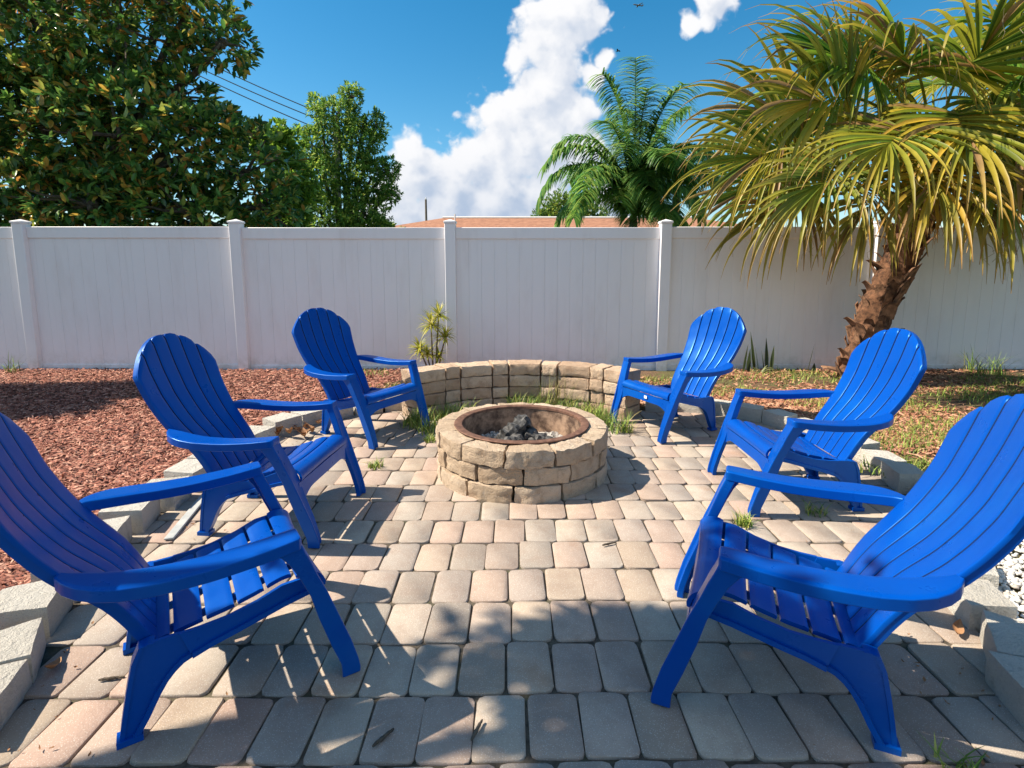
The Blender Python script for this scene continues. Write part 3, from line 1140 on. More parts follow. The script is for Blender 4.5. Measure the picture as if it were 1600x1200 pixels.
CH = [(-.688, 1.870, .582, 'blue plastic adirondack chair beside the mulch edging, farthest from the curved wall'),
      (-.898, 2.709, -.077, 'blue plastic adirondack chair between two others along the red mulch'),
      (-.848, 4.052, -.526, 'blue plastic adirondack chair by the curved wall, near the yellow spiky plant'),
      (.981, 4.187, 3.600, 'blue plastic adirondack chair by the curved wall, near the snake plants'),
      (1.272, 3.029, 3.133, 'blue plastic adirondack chair in front of the leaning palm trunk'),
      (.564, 1.770, 2.744, 'blue plastic adirondack chair with its back to the white pebbles')]
proto = make_chair()
chairs = []
for i, (x, y, a, lab) in enumerate(CH):
    o = proto if i == 0 else copy_tree(proto)
    o.location = (x, y, .003); o.rotation_euler = (0, 0, a)
    tag(o, lab, 'chair', 'blue chairs around the fire pit')
    chairs.append(o)
# paper care sticker on one chair's apron
V, F = box_vf(-.0595, -.0565, .02, .05, .275, .297)
link('sticker', mk('sticker', V, F), MAT['tagwhite'], chairs[3])

# ------------------------------------------------------------------ fence
fence = tag(empty('vinyl_fence', (0, 6.71, 0)), 'white vinyl privacy fence of tongue and groove boards', 'fence')
PX = [-11.1, -8.52, -5.93, -3.33, -.745, 1.855, 4.455, 7.055, 9.655]
V, F = box_vf(-.065, .065, -.065, .065, -.03, 1.815)
post_me = mk('post', V, F)
capV = [(-.074, -.074, 1.815), (.074, -.074, 1.815), (.074, .074, 1.815), (-.074, .074, 1.815), (-.074, -.074, 1.838), (.074, -.074, 1.838), (.074, .074, 1.838), (-.074, .074, 1.838), (0, 0, 1.866)]
cap_me = mk('cap', capV, [(0, 3, 2, 1), (0, 1, 5, 4), (1, 2, 6, 5), (2, 3, 7, 6), (3, 0, 4, 7), (4, 5, 8), (5, 6, 8), (6, 7, 8), (7, 4, 8)])
PANEL = 2.6 - .13
nb_ = 16
BW = PANEL / nb_
ch_ = .003
bp = [(-BW / 2 + .0005, .016), (-BW / 2 + .0005, -.0102), (-BW / 2 + ch_, -.012), (BW / 2 - ch_, -.012), (BW / 2 - .0005, -.0102), (BW / 2 - .0005, .016)]
V = [(x, y, .06) for x, y in bp] + [(x, y, 1.66) for x, y in bp]
F = [tuple(range(6)), tuple(range(11, 5, -1))] + [(k, k + 6, (k + 1) % 6 + 6, (k + 1) % 6) for k in range(6)]
board_me = fixn(mk('board', V, F, angle=20))
V, F = box_vf(-PANEL / 2, PANEL / 2, -.026, .026, 1.635, 1.772); rail_me = mk('top_rail', V, F)
V, F = box_vf(-PANEL / 2, PANEL / 2, -.024, .024, -.02, .085); brail_me = mk('bottom_rail', V, F)
for i, x in enumerate(PX):
    po = bevel_mod(link('post', post_me, MAT['vinyl'], fence, (x, 0, 0)), .006, 2)
    bevel_mod(link('cap', cap_me, MAT['vinyl'], po), .003, 2)
    if i < len(PX) - 1:
        pn = empty('panel', (x + 1.3, 0.012, random.uniform(-.008, .008)))
        pn.parent = fence
        bevel_mod(link('top_rail', rail_me, MAT['vinyl'], pn), .006, 2)
        bevel_mod(link('bottom_rail', brail_me, MAT['vinyl'], pn), .006, 2)
        for k in range(nb_):
            link('board', board_me, MAT['vinyl'], pn, (-PANEL / 2 + BW * (k + .5), random.uniform(-.0004, .0004), 0))

# ------------------------------------------------------------------ mulch, pebbles, grass


def chips(n, area, z_fn, Lr, Wr, seed):
    """n wood shreds: flat wedges lying every which way"""
    r = np.random.default_rng(seed)
    xy = area(r, n); n = len(xy)
    L = r.uniform(*Lr, n) * np.where(r.random(n) < .06, 1.7, 1.0); Wd = r.uniform(*Wr, n); T = r.uniform(.003, .007, n)
    yaw = r.uniform(0, 2 * np.pi, n); pit_ = r.normal(0, .28, n); rol = r.normal(0, .5, n)
    base = np.array([(-.5, -.4, 0), (-.45, .5, 0), (.5, .35, 0), (.46, -.5, 0), (-.3, .05, 1), (.32, -.06, 1)], float)
    B = base[None] * np.stack([L, Wd, T], 1)[:, None, :]
    B = B * r.uniform(.75, 1.25, B.shape)
    cy_, sy_ = np.cos(yaw), np.sin(yaw); cp, sp = np.cos(pit_), np.sin(pit_); cr, sr = np.cos(rol), np.sin(rol)
    x, y, z = B[..., 0], B[..., 1], B[..., 2]
    y, z = y * cr[:, None] - z * sr[:, None], y * sr[:, None] + z * cr[:, None]
    x, z = x * cp[:, None] + z * sp[:, None], -x * sp[:, None] + z * cp[:, None]
    x, y = x * cy_[:, None] - y * sy_[:, None], x * sy_[:, None] + y * cy_[:, None]
    zz = z_fn(xy) + r.uniform(.000, .022, n)
    V = np.stack([x + xy[:, :1], y + xy[:, 1:], z + zz[:, None]], -1).reshape(-1, 3)
    f = np.array([(0, 3, 5), (0, 5, 4), (0, 4, 1), (1, 4, 5), (1, 5, 2), (2, 5, 3)])
    F = (np.arange(n)[:, None, None] * 6 + f[None]).reshape(-1, 3)
    return V, F


def left_area(r, n):
    # denser towards the camera so that the shreds stay about even in the picture
    out = []
    while sum(map(len, out)) < n:
        y = .9 + 5.76 * r.random(n) ** 1.15
        xin = np.interp(y, [q[1] for q in LEFT] + [5.05, 5.2, 6.7], [q[0] - .19 for q in LEFT] + [-.75, -.2, -.2])
        x = xin - (xin + y * 1.06 + np.where(r.random(n) < .85, .5, 2.6)) * r.random(n) ** 1.0
        k = (x > -8.9) & (x < xin)
        out.append(np.c_[x, y][k])
    return np.concatenate(out)[:n]


def right_area(r, n):
    out = []
    while sum(map(len, out)) < n:
        y = 2.9 + 3.76 * r.random(n)
        xin = np.interp(y, [q[1] for q in RIGHT] + [5.05, 5.2, 6.7], [q[0] + .20 for q in RIGHT] + [.9, .1, -.15])
        x = xin + (y * 1.05 + .3 - xin) * r.random(n)
        m = np.array([mnoise.noise(Vector((a * .9 + 3, b * .9, 0))) for a, b in zip(x, y)])
        k = (x > xin) & (m + r.normal(0, .15, n) > -.12)
        out.append(np.c_[x, y][k])
    return np.concatenate(out)[:n]


V, F = chips(92000, left_area, lambda q: .026 + 0 * q[:, 0], (.020, .060), (.005, .014), 3)
tag(link('wood_mulch', mk_np('wood_mulch', V, F), MAT['chip']), 'reddish shredded bark mulch filling the bed along the fence', 'mulch', kind='stuff')
V, F = chips(30000, right_area, lambda q: .024 + 0 * q[:, 0], (.028, .066), (.008, .018), 4)
tag(link('wood_mulch', mk_np('wood_mulch_dry', V, F), MAT['dry_chip']), 'faded orange bark mulch mixed with dry grass under the palm', 'mulch', kind='stuff')

# white pebbles beyond the right-hand border
r = np.random.default_rng(9)
bm = bmesh.new(); bmesh.ops.create_icosphere(bm, subdivisions=1, radius=1)
icoV = np.array([v.co[:] for v in bm.verts]); icoF = np.array([[v.index for v in f.verts] for f in bm.faces]); bm.free()
pts = []
while len(pts) < 8500:
    y = r.uniform(.9, 3.05); x0 = rx(y) + .16
    x = x0 + (y * 1.12 + .55 - x0) * r.random()
    if x > x0 and x < 3.6 and (y < 2.75 or r.random() < (3.05 - y) / .3): pts.append((x, y))
pts = np.array(pts)
n = len(pts)
S = r.uniform(.006, .017, (n, 1)) * np.stack([np.ones(n), r.uniform(.65, 1, n), r.uniform(.45, .75, n)], 1)
yaw = r.uniform(0, 6.28, n)
B = icoV[None] * S[:, None] * r.uniform(.86, 1.12, (n, len(icoV), 1))
x = B[..., 0] * np.cos(yaw)[:, None] - B[..., 1] * np.sin(yaw)[:, None]; y = B[..., 0] * np.sin(yaw)[:, None] + B[..., 1] * np.cos(yaw)[:, None]
V = np.stack([x + pts[:, :1], y + pts[:, 1:], B[..., 2] + .036 + r.uniform(0, .016, n)[:, None]], -1).reshape(-1, 3)
F = (np.arange(n)[:, None, None] * len(icoV) + icoF[None]).reshape(-1, 3)
tag(link('pebbles', mk_np('pebbles', V, F, smooth=True), MAT['pebble']), 'white pebble gravel behind the grey block edging', 'pebbles', kind='stuff')
# stray pebbles / grit on the pavers
pts2 = np.array([(rx(yy) - abs(r.normal(.02, .05)), yy) for yy in r.uniform(1.2, 2.6, 26)])


def blades(pts, h, w, lean, seed, z0=0.0, seg=3):
    """grass blades rooted at pts"""
    r = np.random.default_rng(seed)
    n = len(pts)
    H_ = r.uniform(h[0], h[1], n); yaw = r.uniform(0, 6.283, n); le = r.uniform(lean[0], lean[1], n); Wd = r.uniform(w * .6, w * 1.2, n)
    Vs = []
    for k in range(seg + 1):
        t = k / seg
        out_ = le * H_ * t ** 1.7
        zz = H_ * (t - .35 * le * t ** 2)
        cx = pts[:, 0] + np.cos(yaw) * out_; cy_ = pts[:, 1] + np.sin(yaw) * out_
        ww = Wd * (1 - t) ** .7 * .5
        for s in (-1, 1):
            Vs.append(np.stack([cx - np.sin(yaw) * ww * s, cy_ + np.cos(yaw) * ww * s, z0 + zz], 1))
    V = np.stack(Vs, 1).reshape(-1, 3)
    m = 2 * (seg + 1)
    f = np.array([(2 * k, 2 * k + 1, 2 * k + 3, 2 * k + 2) for k in range(seg)])
    F = (np.arange(n)[:, None, None] * m + f[None]).reshape(-1, 4)
    return V, F


def disc(r, n, cx, cy, rad, sx=1, sy=1):
    a = r.uniform(0, 6.283, n); q = rad * np.sqrt(r.random(n)) * (.7 + .5 * r.random(n))
    return np.c_[cx + sx * q * np.cos(a), cy + sy * q * np.sin(a)]


# weeds growing at the foot of the curved wall
r = np.random.default_rng(12)
P_ = [disc(r, 420, .42, 4.72, .30, 1.3, .45), disc(r, 200, .12, 4.85, .16, 1, .4), disc(r, 260, .72, 4.45, .16, .7, .9), disc(r, 220, -.50, 4.55, .18, 1.1, .6),
      disc(r, 160, -.80, 4.40, .13), disc(r, 120, -.62, 4.20, .12), disc(r, 110, .86, 4.22, .10)]
V, F = blades(np.concatenate(P_), (.06, .22), .009, (.2, 1.1), 2, 0)
tag(link('weed_grass', mk_np('weed_grass', V, F), MAT['grass']), 'bright green weeds along the foot of the curved wall', 'grass', kind='stuff')
V, F = blades(disc(r, 60, .40, 4.76, .16, 1, .4), (.28, .46), .007, (.1, .5), 5, 0, 4)
tag(link('weed_grass', mk_np('tall_weed', V, F), MAT['straw']), 'tall thin seeding grass in front of the curved wall', 'grass', kind='stuff')
# dry lawn in the right bed
V, F = blades(np.concatenate([right_area(np.random.default_rng(31), 3000)]), (.02, .07), .006, (.4, 1.5), 6, .03, 2)
tag(link('dry_grass', mk_np('dry_grass', V, F), MAT['straw']), 'sparse yellowing grass in the bed under the palm', 'grass', kind='stuff')
PG = []
for (cx, cy_, rad, n) in [(3.3, 4.9, .5, 1500), (2.75, 3.85, .35, 900), (3.6, 4.1, .5, 1300), (4.9, 5.2, .6, 1500), (2.55, 3.3, .25, 700), (3.0, 3.2, .3, 600), (1.75, 5.9, .35, 600), (5.6, 5.9, .5, 700), (3.2, 6.2, .6, 900), (2.2, 5.4, .3, 500), (-1.0, 5.55, .35, 900), (-.75, 5.25, .22, 600), (-1.75, 6.35, .25, 250)]:
    PG.append(disc(r, int(n * .85), cx, cy_, rad, 1.4, .7))
V, F = blades(np.concatenate(PG), (.03, .10), .007, (.3, 1.3), 8, .03, 2)
tag(link('lawn_grass', mk_np('lawn_grass', V, F), MAT['grass']), 'patches of green grass growing through the mulch', 'grass', kind='stuff')

# single tufts that can be told apart
for k, (x, y, rad, n, h, lab) in enumerate([
        (-.905, 3.44, .055, 70, (.03, .08), 'small green weed tuft between pavers by the stone fire pit'),
        (1.183, 2.63, .045, 80, (.04, .09), 'small green weed tuft in a paver joint before the palm-side chair'),
        (1.62, 2.76, .06, 40, (.03, .10), 'leafy weed lying in the shadow under the palm-side chair'),
        (1.165, 1.27, .05, 40, (.03, .08), 'dark weed tuft between pavers beside the pebble-side chair'),
        (-.62, 3.98, .06, 90, (.02, .07), 'low green weed beside the fire pit stones'),
        (1.02, 5.75, .10, 160, (.10, .26), 'upright green grass clump behind the curved wall'),
        (5.66, 6.40, .22, 90, (.15, .42), 'wild green grass clump at the foot of the fence'),
        (-6.0, 6.45, .08, 26, (.12, .34), 'thin weed with a yellow leaf against the fence post')]):
    P_ = disc(np.random.default_rng(50 + k), n, 0, 0, rad)
    V, F = blades(P_, h, .008 if k < 5 else .010, (.3, 1.2), 60 + k, 0, 3)
    tag(link('grass_tuft', mk_np('grass_tuft', V, F), MAT['grass'], None, (x, y, .02 if k > 4 else -.004)), lab, 'weed', 'weed tufts')

# ------------------------------------------------------------------ dry leaves, edging strip


def leaf_curl(L, Wd, curl, seed):
    rr = random.Random(seed)
    V = []; F = []
    for i in range(7):
        t = i / 6
        w = Wd * math.sin(math.pi * min(.98, max(.03, t))) ** .8
        for j in (-1, 0, 1):
            V.append(((t - .5) * L, j * w / 2, curl * (t - .4) ** 2 * L + abs(j) * curl * w * .35 + rr.uniform(0, .003)))
    for i in range(6):
        for j in range(2):
            F.append((i * 3 + j, (i + 1) * 3 + j, (i + 1) * 3 + j + 1, i * 3 + j + 1))
    return V, F


dl = [mk('dry_leaf', *leaf_curl(.11, .05, 1.2 + .5 * k, k), angle=None) for k in range(3)]
for i in range(16):
    if i < 12:
        x, y = -1.70 + random.uniform(-.13, .17), 4.17 + random.uniform(-.14, .16)
        lab = 'curled brown dead leaf in the heap beside the pale block edging'; gr = 'dead leaves heaped by the pale edging'
    else:
        x, y = [(1.60, 1.80), (-1.62, 2.05), (-1.55, 1.42), (-1.50, 1.62)][i - 12]
        lab = ['dead brown leaf lying against the grey edging by the pebbles', 'dead brown leaf by the edging, behind the back of the mulch-side chair', 'dead brown leaf by the pale edging, left of the rear chair leg', 'dead brown leaf on pavers under the arm of the mulch-side chair'][i - 12]
        gr = None if i == 12 else 'dead leaves under the edging chair'
    o = link('dry_leaf', dl[i % 3], MAT['dryleaf'], None, (x, y, .008 + (.03 * random.random() if i < 12 else 0)), (random.uniform(-.4, .4), random.uniform(-.4, .4), random.uniform(0, 6)))
    o.scale = (1, 1, 1) if i < 12 else (.7, .7, .7)
    tag(o, lab, 'leaf', gr)
V, F = box_vf(-.40, .40, -.022, .022, 0, .012)
tag(bevel_mod(link('edging_strip', mk('edging_strip', V, F), MAT['strip'], None, (-1.735, 2.86, .004), (0, 0, R(102)))), 'thin grey strip lying between the pavers and pale edging blocks', 'strip')
twig = mk('twig', *char_log(.075, .0045, 9))
for x, y, a, tl in ((-.36, 1.36, .9, 'small dark twig at the edge of the mulch-side chair shadow'), (-.10, 1.385, 1.2, 'small dark twig on a paver in dappled shade'),
                    (-1.28, 1.58, .2, 'small twig on the pavers behind the rear leg of a chair'), (.46, 2.43, .4, 'small twig on sunlit pavers in the open middle of the patio'), (-.48, 3.66, .1, 'small twig on the pavers touching the fire pit stones')):
    tag(link('twig', twig, MAT['bark'], None, (x, y, .008), (0, 0, a)), tl, 'twig', 'twigs on the patio')

# ------------------------------------------------------------------ foliage builders
LEAF5 = np.array([(0, 0, 0), (.28, .43, .05), (.68, .40, .03), (1, 0, -.12), (.68, -.40, .03), (.28, -.43, .05), (.5, 0, -.04)], float)
LEAF_F = np.array([(0, 6, 1), (1, 6, 2), (2, 6, 3), (3, 6, 4), (4, 6, 5), (5, 6, 0)])
LN = len(LEAF5)


def rosettes(cen, dirs, per, L, Wd, spread, colors, seed, colvar=.25, droop=.15):
    """leaf rosettes at cen pointing along dirs; returns V, F, C"""
    r = np.random.default_rng(seed)
    n = len(cen) * per
    ci = np.repeat(np.arange(len(cen)), per)
    D = dirs[ci] + r.normal(0, spread, (n, 3)); D[:, 2] -= droop * r.random(n)
    D /= np.linalg.norm(D, axis=1)[:, None]
    up = r.normal(0, .45, (n, 3)) + np.array([0, 0, 1.0])
    S = np.cross(up, D); S /= np.linalg.norm(S, axis=1)[:, None] + 1e-9
    U = np.cross(D, S)
    l = r.uniform(L[0], L[1], n); w = l * r.uniform(Wd[0], Wd[1], n)
    o = cen[ci] + r.normal(0, L[0] * .25, (n, 3))
    V = o[:, None] + LEAF5[None, :, 0:1] * (D * l[:, None])[:, None] + LEAF5[None, :, 1:2] * (S * w[:, None])[:, None] + LEAF5[None, :, 2:3] * (U * l[:, None])[:, None]
    F = np.arange(n)[:, None, None] * LN + LEAF_F[None]
    cols = np.array([c[0] for c in colors]); pr = np.array([c[1] for c in colors]); pr = pr / pr.sum()
    C = cols[r.choice(len(cols), n, p=pr)] * r.uniform(1 - colvar, 1 + colvar, (n, 1))
    return V.reshape(-1, 3), F.reshape(-1, 3), np.repeat(C, LN, 0)


def in_blobs(r, blobs, n, shell=.5):
    """cluster centres spread through a set of ellipsoids (cx,cy,cz,rx,ry,rz), mostly in their outer part"""
    vol = np.array([b[3] * b[4] * b[5] for b in blobs]) ** .75
    k = r.choice(len(blobs), n, p=vol / vol.sum())
    d = r.normal(0, 1, (n, 3)); d /= np.linalg.norm(d, axis=1)[:, None]
    q = (shell + (1 - shell) * r.random(n)) * (1 + r.normal(0, .06, n))
    B = np.array(blobs)[k]
    return B[:, :3] + d * q[:, None] * B[:, 3:], d


def limb(mb, a, b, r0, r1, seed, n=7, sag=.0, wob=.08):
    rr = random.Random(seed)
    a = Vector(a); b = Vector(b); L = (b - a).length
    pts = []; rad = []
    for i in range(n):
        t = i / (n - 1)
        q = a.lerp(b, t) + Vector((rr.uniform(-1, 1), rr.uniform(-1, 1), rr.uniform(-1, 1))) * wob * L * .35 * math.sin(math.pi * t)
        q.z += sag * L * math.sin(math.pi * t)
        pts.append(q); rad.append(r0 + (r1 - r0) * t)
    mb.tube(pts, rad, 7)


def tree(name, label, cat, base, blobs, ncl, per, L, Wd, colors, matname, seed, spread=.7, trunk_r=.12, fork=None, shell=.5, group=None, singles=0, droop=.15):
    r = np.random.default_rng(seed)
    root = tag(empty(name, base), label, cat, group)
    B0 = Vector(base)
    mb = MB()
    fork = fork or (base[0], base[1], max(.6, min(b[2] for b in blobs) - .2))
    limb(mb, (0, 0, -.05), Vector(fork) - B0, trunk_r, trunk_r * .7, seed, 8)
    for i, b in enumerate(blobs):
        c_ = Vector(b[:3]) - B0
        limb(mb, Vector(fork) - B0, c_, trunk_r * .5, trunk_r * .16, seed + i, 7, .05)
        for k in range(5):
            d = Vector(r.normal(0, 1, 3)).normalized()
            limb(mb, c_ - d * .1, c_ + Vector((d.x * b[3], d.y * b[4], d.z * b[5])) * .88, trunk_r * .15, trunk_r * .035, seed + i * 7 + k, 6)
    link('trunk', mb.mesh('trunk'), MAT['bark'], root)
    cen, dirs = in_blobs(r, blobs, ncl, shell)
    cen = cen - np.array(base)
    V, F, C = rosettes(cen, dirs * .8 + np.array([0, 0, .25]), per, L, Wd, spread, colors, seed + 1, droop=droop)
    if singles:
        # the leaves nearest the viewer become leaves of their own
        nl = len(V) // LN
        cy_ = V.reshape(nl, LN, 3)[:, 6, :] + np.array(base)
        vis = (cy_[:, 2] < 1.317 + .52 * cy_[:, 1]) & (cy_[:, 0] > -.98 * cy_[:, 1]) & (cy_[:, 2] > 1.95)
        score = np.where(vis, cy_[:, 1], 1e9)
        pick = np.argsort(score)[:singles]
        keep = np.ones(nl, bool); keep[pick] = False
        VV = V.reshape(nl, LN, 3); CC = C.reshape(nl, LN, 3)
        for i in pick:
            q = VV[i]; o_ = q[0].copy()
            me = mk_np('leaf', q - o_, LEAF_F, CC[i])
            link('leaf', me, MAT[matname], root, tuple(o_))
        V = VV[keep].reshape(-1, 3); C = CC[keep].reshape(-1, 3)
        F = (np.arange(len(V) // LN)[:, None, None] * LN + LEAF_F[None]).reshape(-1, 3)
    tag(link('crown', mk_np('crown', V, F, C), MAT[matname], root), kind='stuff')
    return root


MAG = [((.05, .13, .035), 5), ((.10, .24, .055), 5), ((.20, .36, .065), 3.5), ((.55, .26, .06), 1.6), ((.66, .42, .08), 1.0), ((.46, .50, .10), 2.4)]
mag_blobs = [(-8.6, 9.2, 4.6, 1.7, 1.3, 1.5), (-7.2, 8.8, 5.0, 1.4, 1.1, 1.2), (-6.0, 9.0, 4.9, 1.1, 1.0, .9), (-5.1, 9.2, 5.25, .75, .8, .6), (-4.55, 9.1, 4.75, .50, .6, .45),
             (-8.4, 8.6, 2.9, 1.5, 1.1, 1.3), (-7.0, 8.4, 3.4, 1.2, .95, 1.1), (-5.8, 8.4, 3.2, 1.1, .9, .95), (-4.9, 8.6, 3.0, .9, .8, .75), (-4.15, 8.8, 2.75, .75, .7, .85), (-3.95, 8.9, 2.2, .6, .6, .55), (-4.6, 8.7, 3.35, .55, .6, .4),
             (-7.6, 8.3, 2.2, 1.4, .8, .8), (-6.1, 9.0, 1.95, 1.1, .5, .45), (-5.0, 9.2, 1.9, .9, .5, .45), (-7.4, 9.2, 1.9, 1.2, .5, .5), (-6.2, 8.2, 2.2, 1.3, .8, .75), (-4.9, 8.4, 2.1, 1.0, .7, .6), (-9.6, 8.8, 3.8, 1.4, 1.2, 2.2), (-6.7, 9.4, 4.1, 1.2, 1.0, .9), (-5.3, 9.1, 3.95, .55, .6, .4),
             (-7.6, 9.8, 6.2, 1.9, 1.2, 1.0), (-5.6, 9.8, 6.1, 1.1, 1.0, .6)]
MAGL = MAG
tree('magnolia_tree', 'large dark glossy magnolia tree with rusty leaf undersides behind the fence', 'tree', (-7.2, 9.6, 0), mag_blobs, 5300, 9, (.08, .20), (.36, .50), MAG, 'leaf_gloss', 21, .62, .22, (-7.1, 9.6, 2.2), .62, singles=280)

OAK = [((.06, .14, .035), 3), ((.12, .24, .045), 4), ((.24, .36, .055), 3), ((.38, .44, .08), 2)]
oak_blobs = [(-4.9, 16, 5.45, .70, .8, .55), (-5.6, 16, 4.6, .65, .8, .75), (-4.3, 16, 4.75, .75, .8, .65), (-5.3, 15.7, 3.7, .8, .9, .75), (-4.0, 16, 3.75, .75, .8, .6), (-5.2, 15.7, 2.6, .9, .9, .75), (-4.2, 15.8, 2.7, .75, .9, .7),
             (-5.5, 16.1, 5.75, .30, .35, .34), (-4.5, 16, 6.0, .33, .4, .36), (-3.5, 15.8, 4.0, .42, .4, .34), (-3.85, 16, 5.2, .42, .4, .40), (-3.45, 15.9, 3.3, .34, .5, .28), (-6.1, 16, 3.4, .5, .6, .6), (-6.0, 16, 2.5, .5, .6, .6), (-3.9, 15.9, 2.3, .5, .6, .4)]
tree('laurel_tree', 'slender small-leaved green tree standing behind the fence below the power lines', 'tree', (-4.85, 16.3, 0), oak_blobs, 3300, 9, (.08, .15), (.26, .40), [(tuple(x * 1.25 for x in c), w) for c, w in OAK], 'leaf_soft', 33, .8, .16, (-4.85, 16.3, 1.9), .45)
LIME = [((.16, .30, .035), 4), ((.28, .42, .05), 3), ((.10, .19, .03), 2)]
tree('lime_green_shrub', 'bright lime green shrub between the magnolia and the slender tree', 'shrub', (-4.85, 12, 0), [(-4.9, 12, 3.75, .5, .5, .55), (-4.6, 11.9, 2.9, .5, .5, .6), (-4.9, 11.9, 2.3, .6, .5, .6), (-5.4, 12, 3.9, .45, .45, .35)],
     900, 8, (.10, .17), (.36, .5), LIME, 'leaf_soft', 41, .8, .07, None, .3)
tree('round_tree', 'dense round green tree beyond the house roof beside the feathery palm', 'tree', (4.6, 50, 0), [(4.6, 50, 5.7, 2.4, 2.0, 2.3), (3.0, 50, 4.8, 1.6, 1.8, 1.6), (6.9, 50, 4.9, 2.4, 1.8, 1.9)],
     2200, 9, (.18, .30), (.34, .5), OAK, 'leaf_soft', 45, .8, .2, None, .4)
tree('distant_shrub', 'small dark shrub peeping over the fence beside the house roof', 'shrub', (-5.6, 24, 0), [(-5.7, 24, 2.7, 1.0, .6, .6)], 260, 8, (.10, .17), (.34, .5), OAK, 'leaf_soft', 47, .8, .08, None, .4)
# garden trees out of the picture to the left; they shade the foreground and the mulch
tree('garden_tree', 'leafy shade tree at the left side of the patio', 'tree', (-5.1, .9, 0), [(-2.75, 1.64, 3.55, .80, .20, .22), (-3.35, 1.84, 4.0, .75, .20, .25), (-3.2, 1.37, 3.9, .7, .17, .3), (-2.55, 1.60, 3.65, .5, .16, .2), (-4.2, 1.05, 4.4, .8, .26, .4), (-3.0, .88, 3.7, .8, .22, .3), (-3.05, 1.97, 3.9, .80, .10, .2), (-2.80, 1.93, 3.6, .5, .09, .16)],
     820, 8, (.07, .13), (.40, .55), OAK, 'leaf_soft', 51, .9, .12, (-4.9, 1.0, 2.7), .1)
tree('corner_tree', 'leafy tree at the far left corner by the fence', 'tree', (-9.3, 4.6, 0), [(-9.2, 5.35, 4.4, 1.0, .55, .5), (-8.2, 5.60, 4.2, .9, .40, .35), (-9.4, 4.75, 4.2, .9, .50, .5), (-8.2, 4.95, 4.0, .8, .42, .3), (-7.7, 5.55, 4.0, .5, .22, .25), (-8.6, 4.45, 4.0, .5, .25, .3)],
     3600, 8, (.10, .17), (.40, .55), OAK, 'leaf_soft', 53, .9, .14, (-9.3, 4.7, 3.0), .1)

# ------------------------------------------------------------------ sabal palms
GREENS = [np.array(c) for c in ((.11, .20, .022), (.21, .29, .028), (.36, .37, .035), (.50, .43, .05))]
YEL = np.array((.56, .42, .06)); ORA = np.array((.55, .28, .06)); BRN = np.array((.36, .22, .10))


def fan_frond(heart, az, el, plen, blade, seed, age, sag=.35, tilt=None):
    """costapalmate frond: arching stalk, pleated fan of drooping segments. age 0 fresh - 1 dead"""
    rr = random.Random(seed)
    fw = Vector((math.cos(az), math.sin(az), 0)); up = Vector((0, 0, 1))
    mb = MB()
    pts = []; n = 9
    for i in range(n):
        t = i / (n - 1)
        d = plen * t
        pts.append(fw * (d * math.cos(el)) + up * (d * math.sin(el) - sag * plen * t * t))
    stalkc = tuple(GREENS[2] * (1 - age) * .9 + BRN * age)
    mb.tube(pts, [.020 - .010 * i / (n - 1) for i in range(n)], 6, stalkc)
    hub = pts[-1]
    dirf = (pts[-1] - pts[-2]).normalized()
    lat = dirf.cross(up).normalized()
    nor = lat.cross(dirf).normalized()
    tilt = rr.uniform(-.35, .35) + (R(tilt) if tilt is not None else 0)
    lat = (lat * math.cos(tilt) + nor * math.sin(tilt)).normalized(); nor = lat.cross(dirf).normalized()
    ns = 44
    hue = rr.choice((.55, .8, 1.0, 1.0, 1.25)); lum = rr.uniform(.75, 1.2)
    for k in range(ns):
        if rr.random() < .10: continue
        ph = R(-120 + 240 * k / (ns - 1)) + rr.uniform(-.05, .05)
        L = blade * (1.0 - .28 * abs(ph) / 2.06) * rr.uniform(.9, 1.06)
        costa = hub + dirf * (.30 * blade * max(0, math.cos(ph)) ** 2) - up * (.06 * blade * max(0, math.cos(ph)))
        d0 = (dirf * math.cos(ph) + lat * math.sin(ph) + nor * .18 * abs(math.sin(ph))).normalized()
        side0 = d0.cross(nor).normalized()
        dr = rr.uniform(.42, 1.35) + .7 * age + (1.0 if rr.random() < .14 else 0)
        wmax = blade * .046
        V = []; C = []; m = 8
        g0 = GREENS[rr.choice((0, 1, 1, 2, 2, 3))] * rr.uniform(.8, 1.15)
        tipc = (YEL if rr.random() < .6 else ORA) * rr.uniform(.7, 1.1)
        g0 = g0 * np.array((hue, 1.0, 1.0)) * lum * (1 - age) + BRN * age * rr.uniform(.7, 1.3)
        if rr.random() < .06: g0 = BRN * rr.uniform(.6, 1.3)
        tw = rr.uniform(-.6, .6)
        p = Vector(costa); d = Vector(d0)
        for i in range(m + 1):
            t = i / m
            w = wmax * (.35 + .65 * min(1, t / .35)) * (1 if t < .45 else max(.05, (1 - t) / .55) ** .85)
            side = (side0 * math.cos(tw * t) + nor * math.sin(tw * t))
            fold = nor * (.35 * w)
            V += [p + side * w * .5 + fold, p - fold * .4, p - side * w * .5 + fold]
            cc = g0 * (1 - max(0, (t - .34) / .66) ** 1.4) + tipc * max(0, (t - .34) / .66) ** 1.4
            if t > .93: cc = ORA * .8
            C += [tuple(cc)] * 3
            # bend towards the ground, more so in the free outer half
            bend = dr * (.05 + .30 * max(0, t - .30) / .7 * 1.6)
            d = (d + Vector((0, 0, -1)) * bend).normalized()
            p = p + d * (L / m)
        F = []
        for i in range(m):
            for s in (0, 1):
                F.append((3 * i + s, 3 * i + s + 1, 3 * i + s + 4, 3 * i + s + 3))
        mb.add(V, F, C)
        if rr.random() < .30:      # pale curling fibre between the segments
            q = costa + d0 * (.5 * L) - up * (.1 * L)
            fp = [q + Vector((rr.uniform(-.04, .04), rr.uniform(-.04, .04), -.05 * j)) for j in range(5)]
            mb.tube(fp, .0022, 3, (.42, .36, .24), False)
    return mb


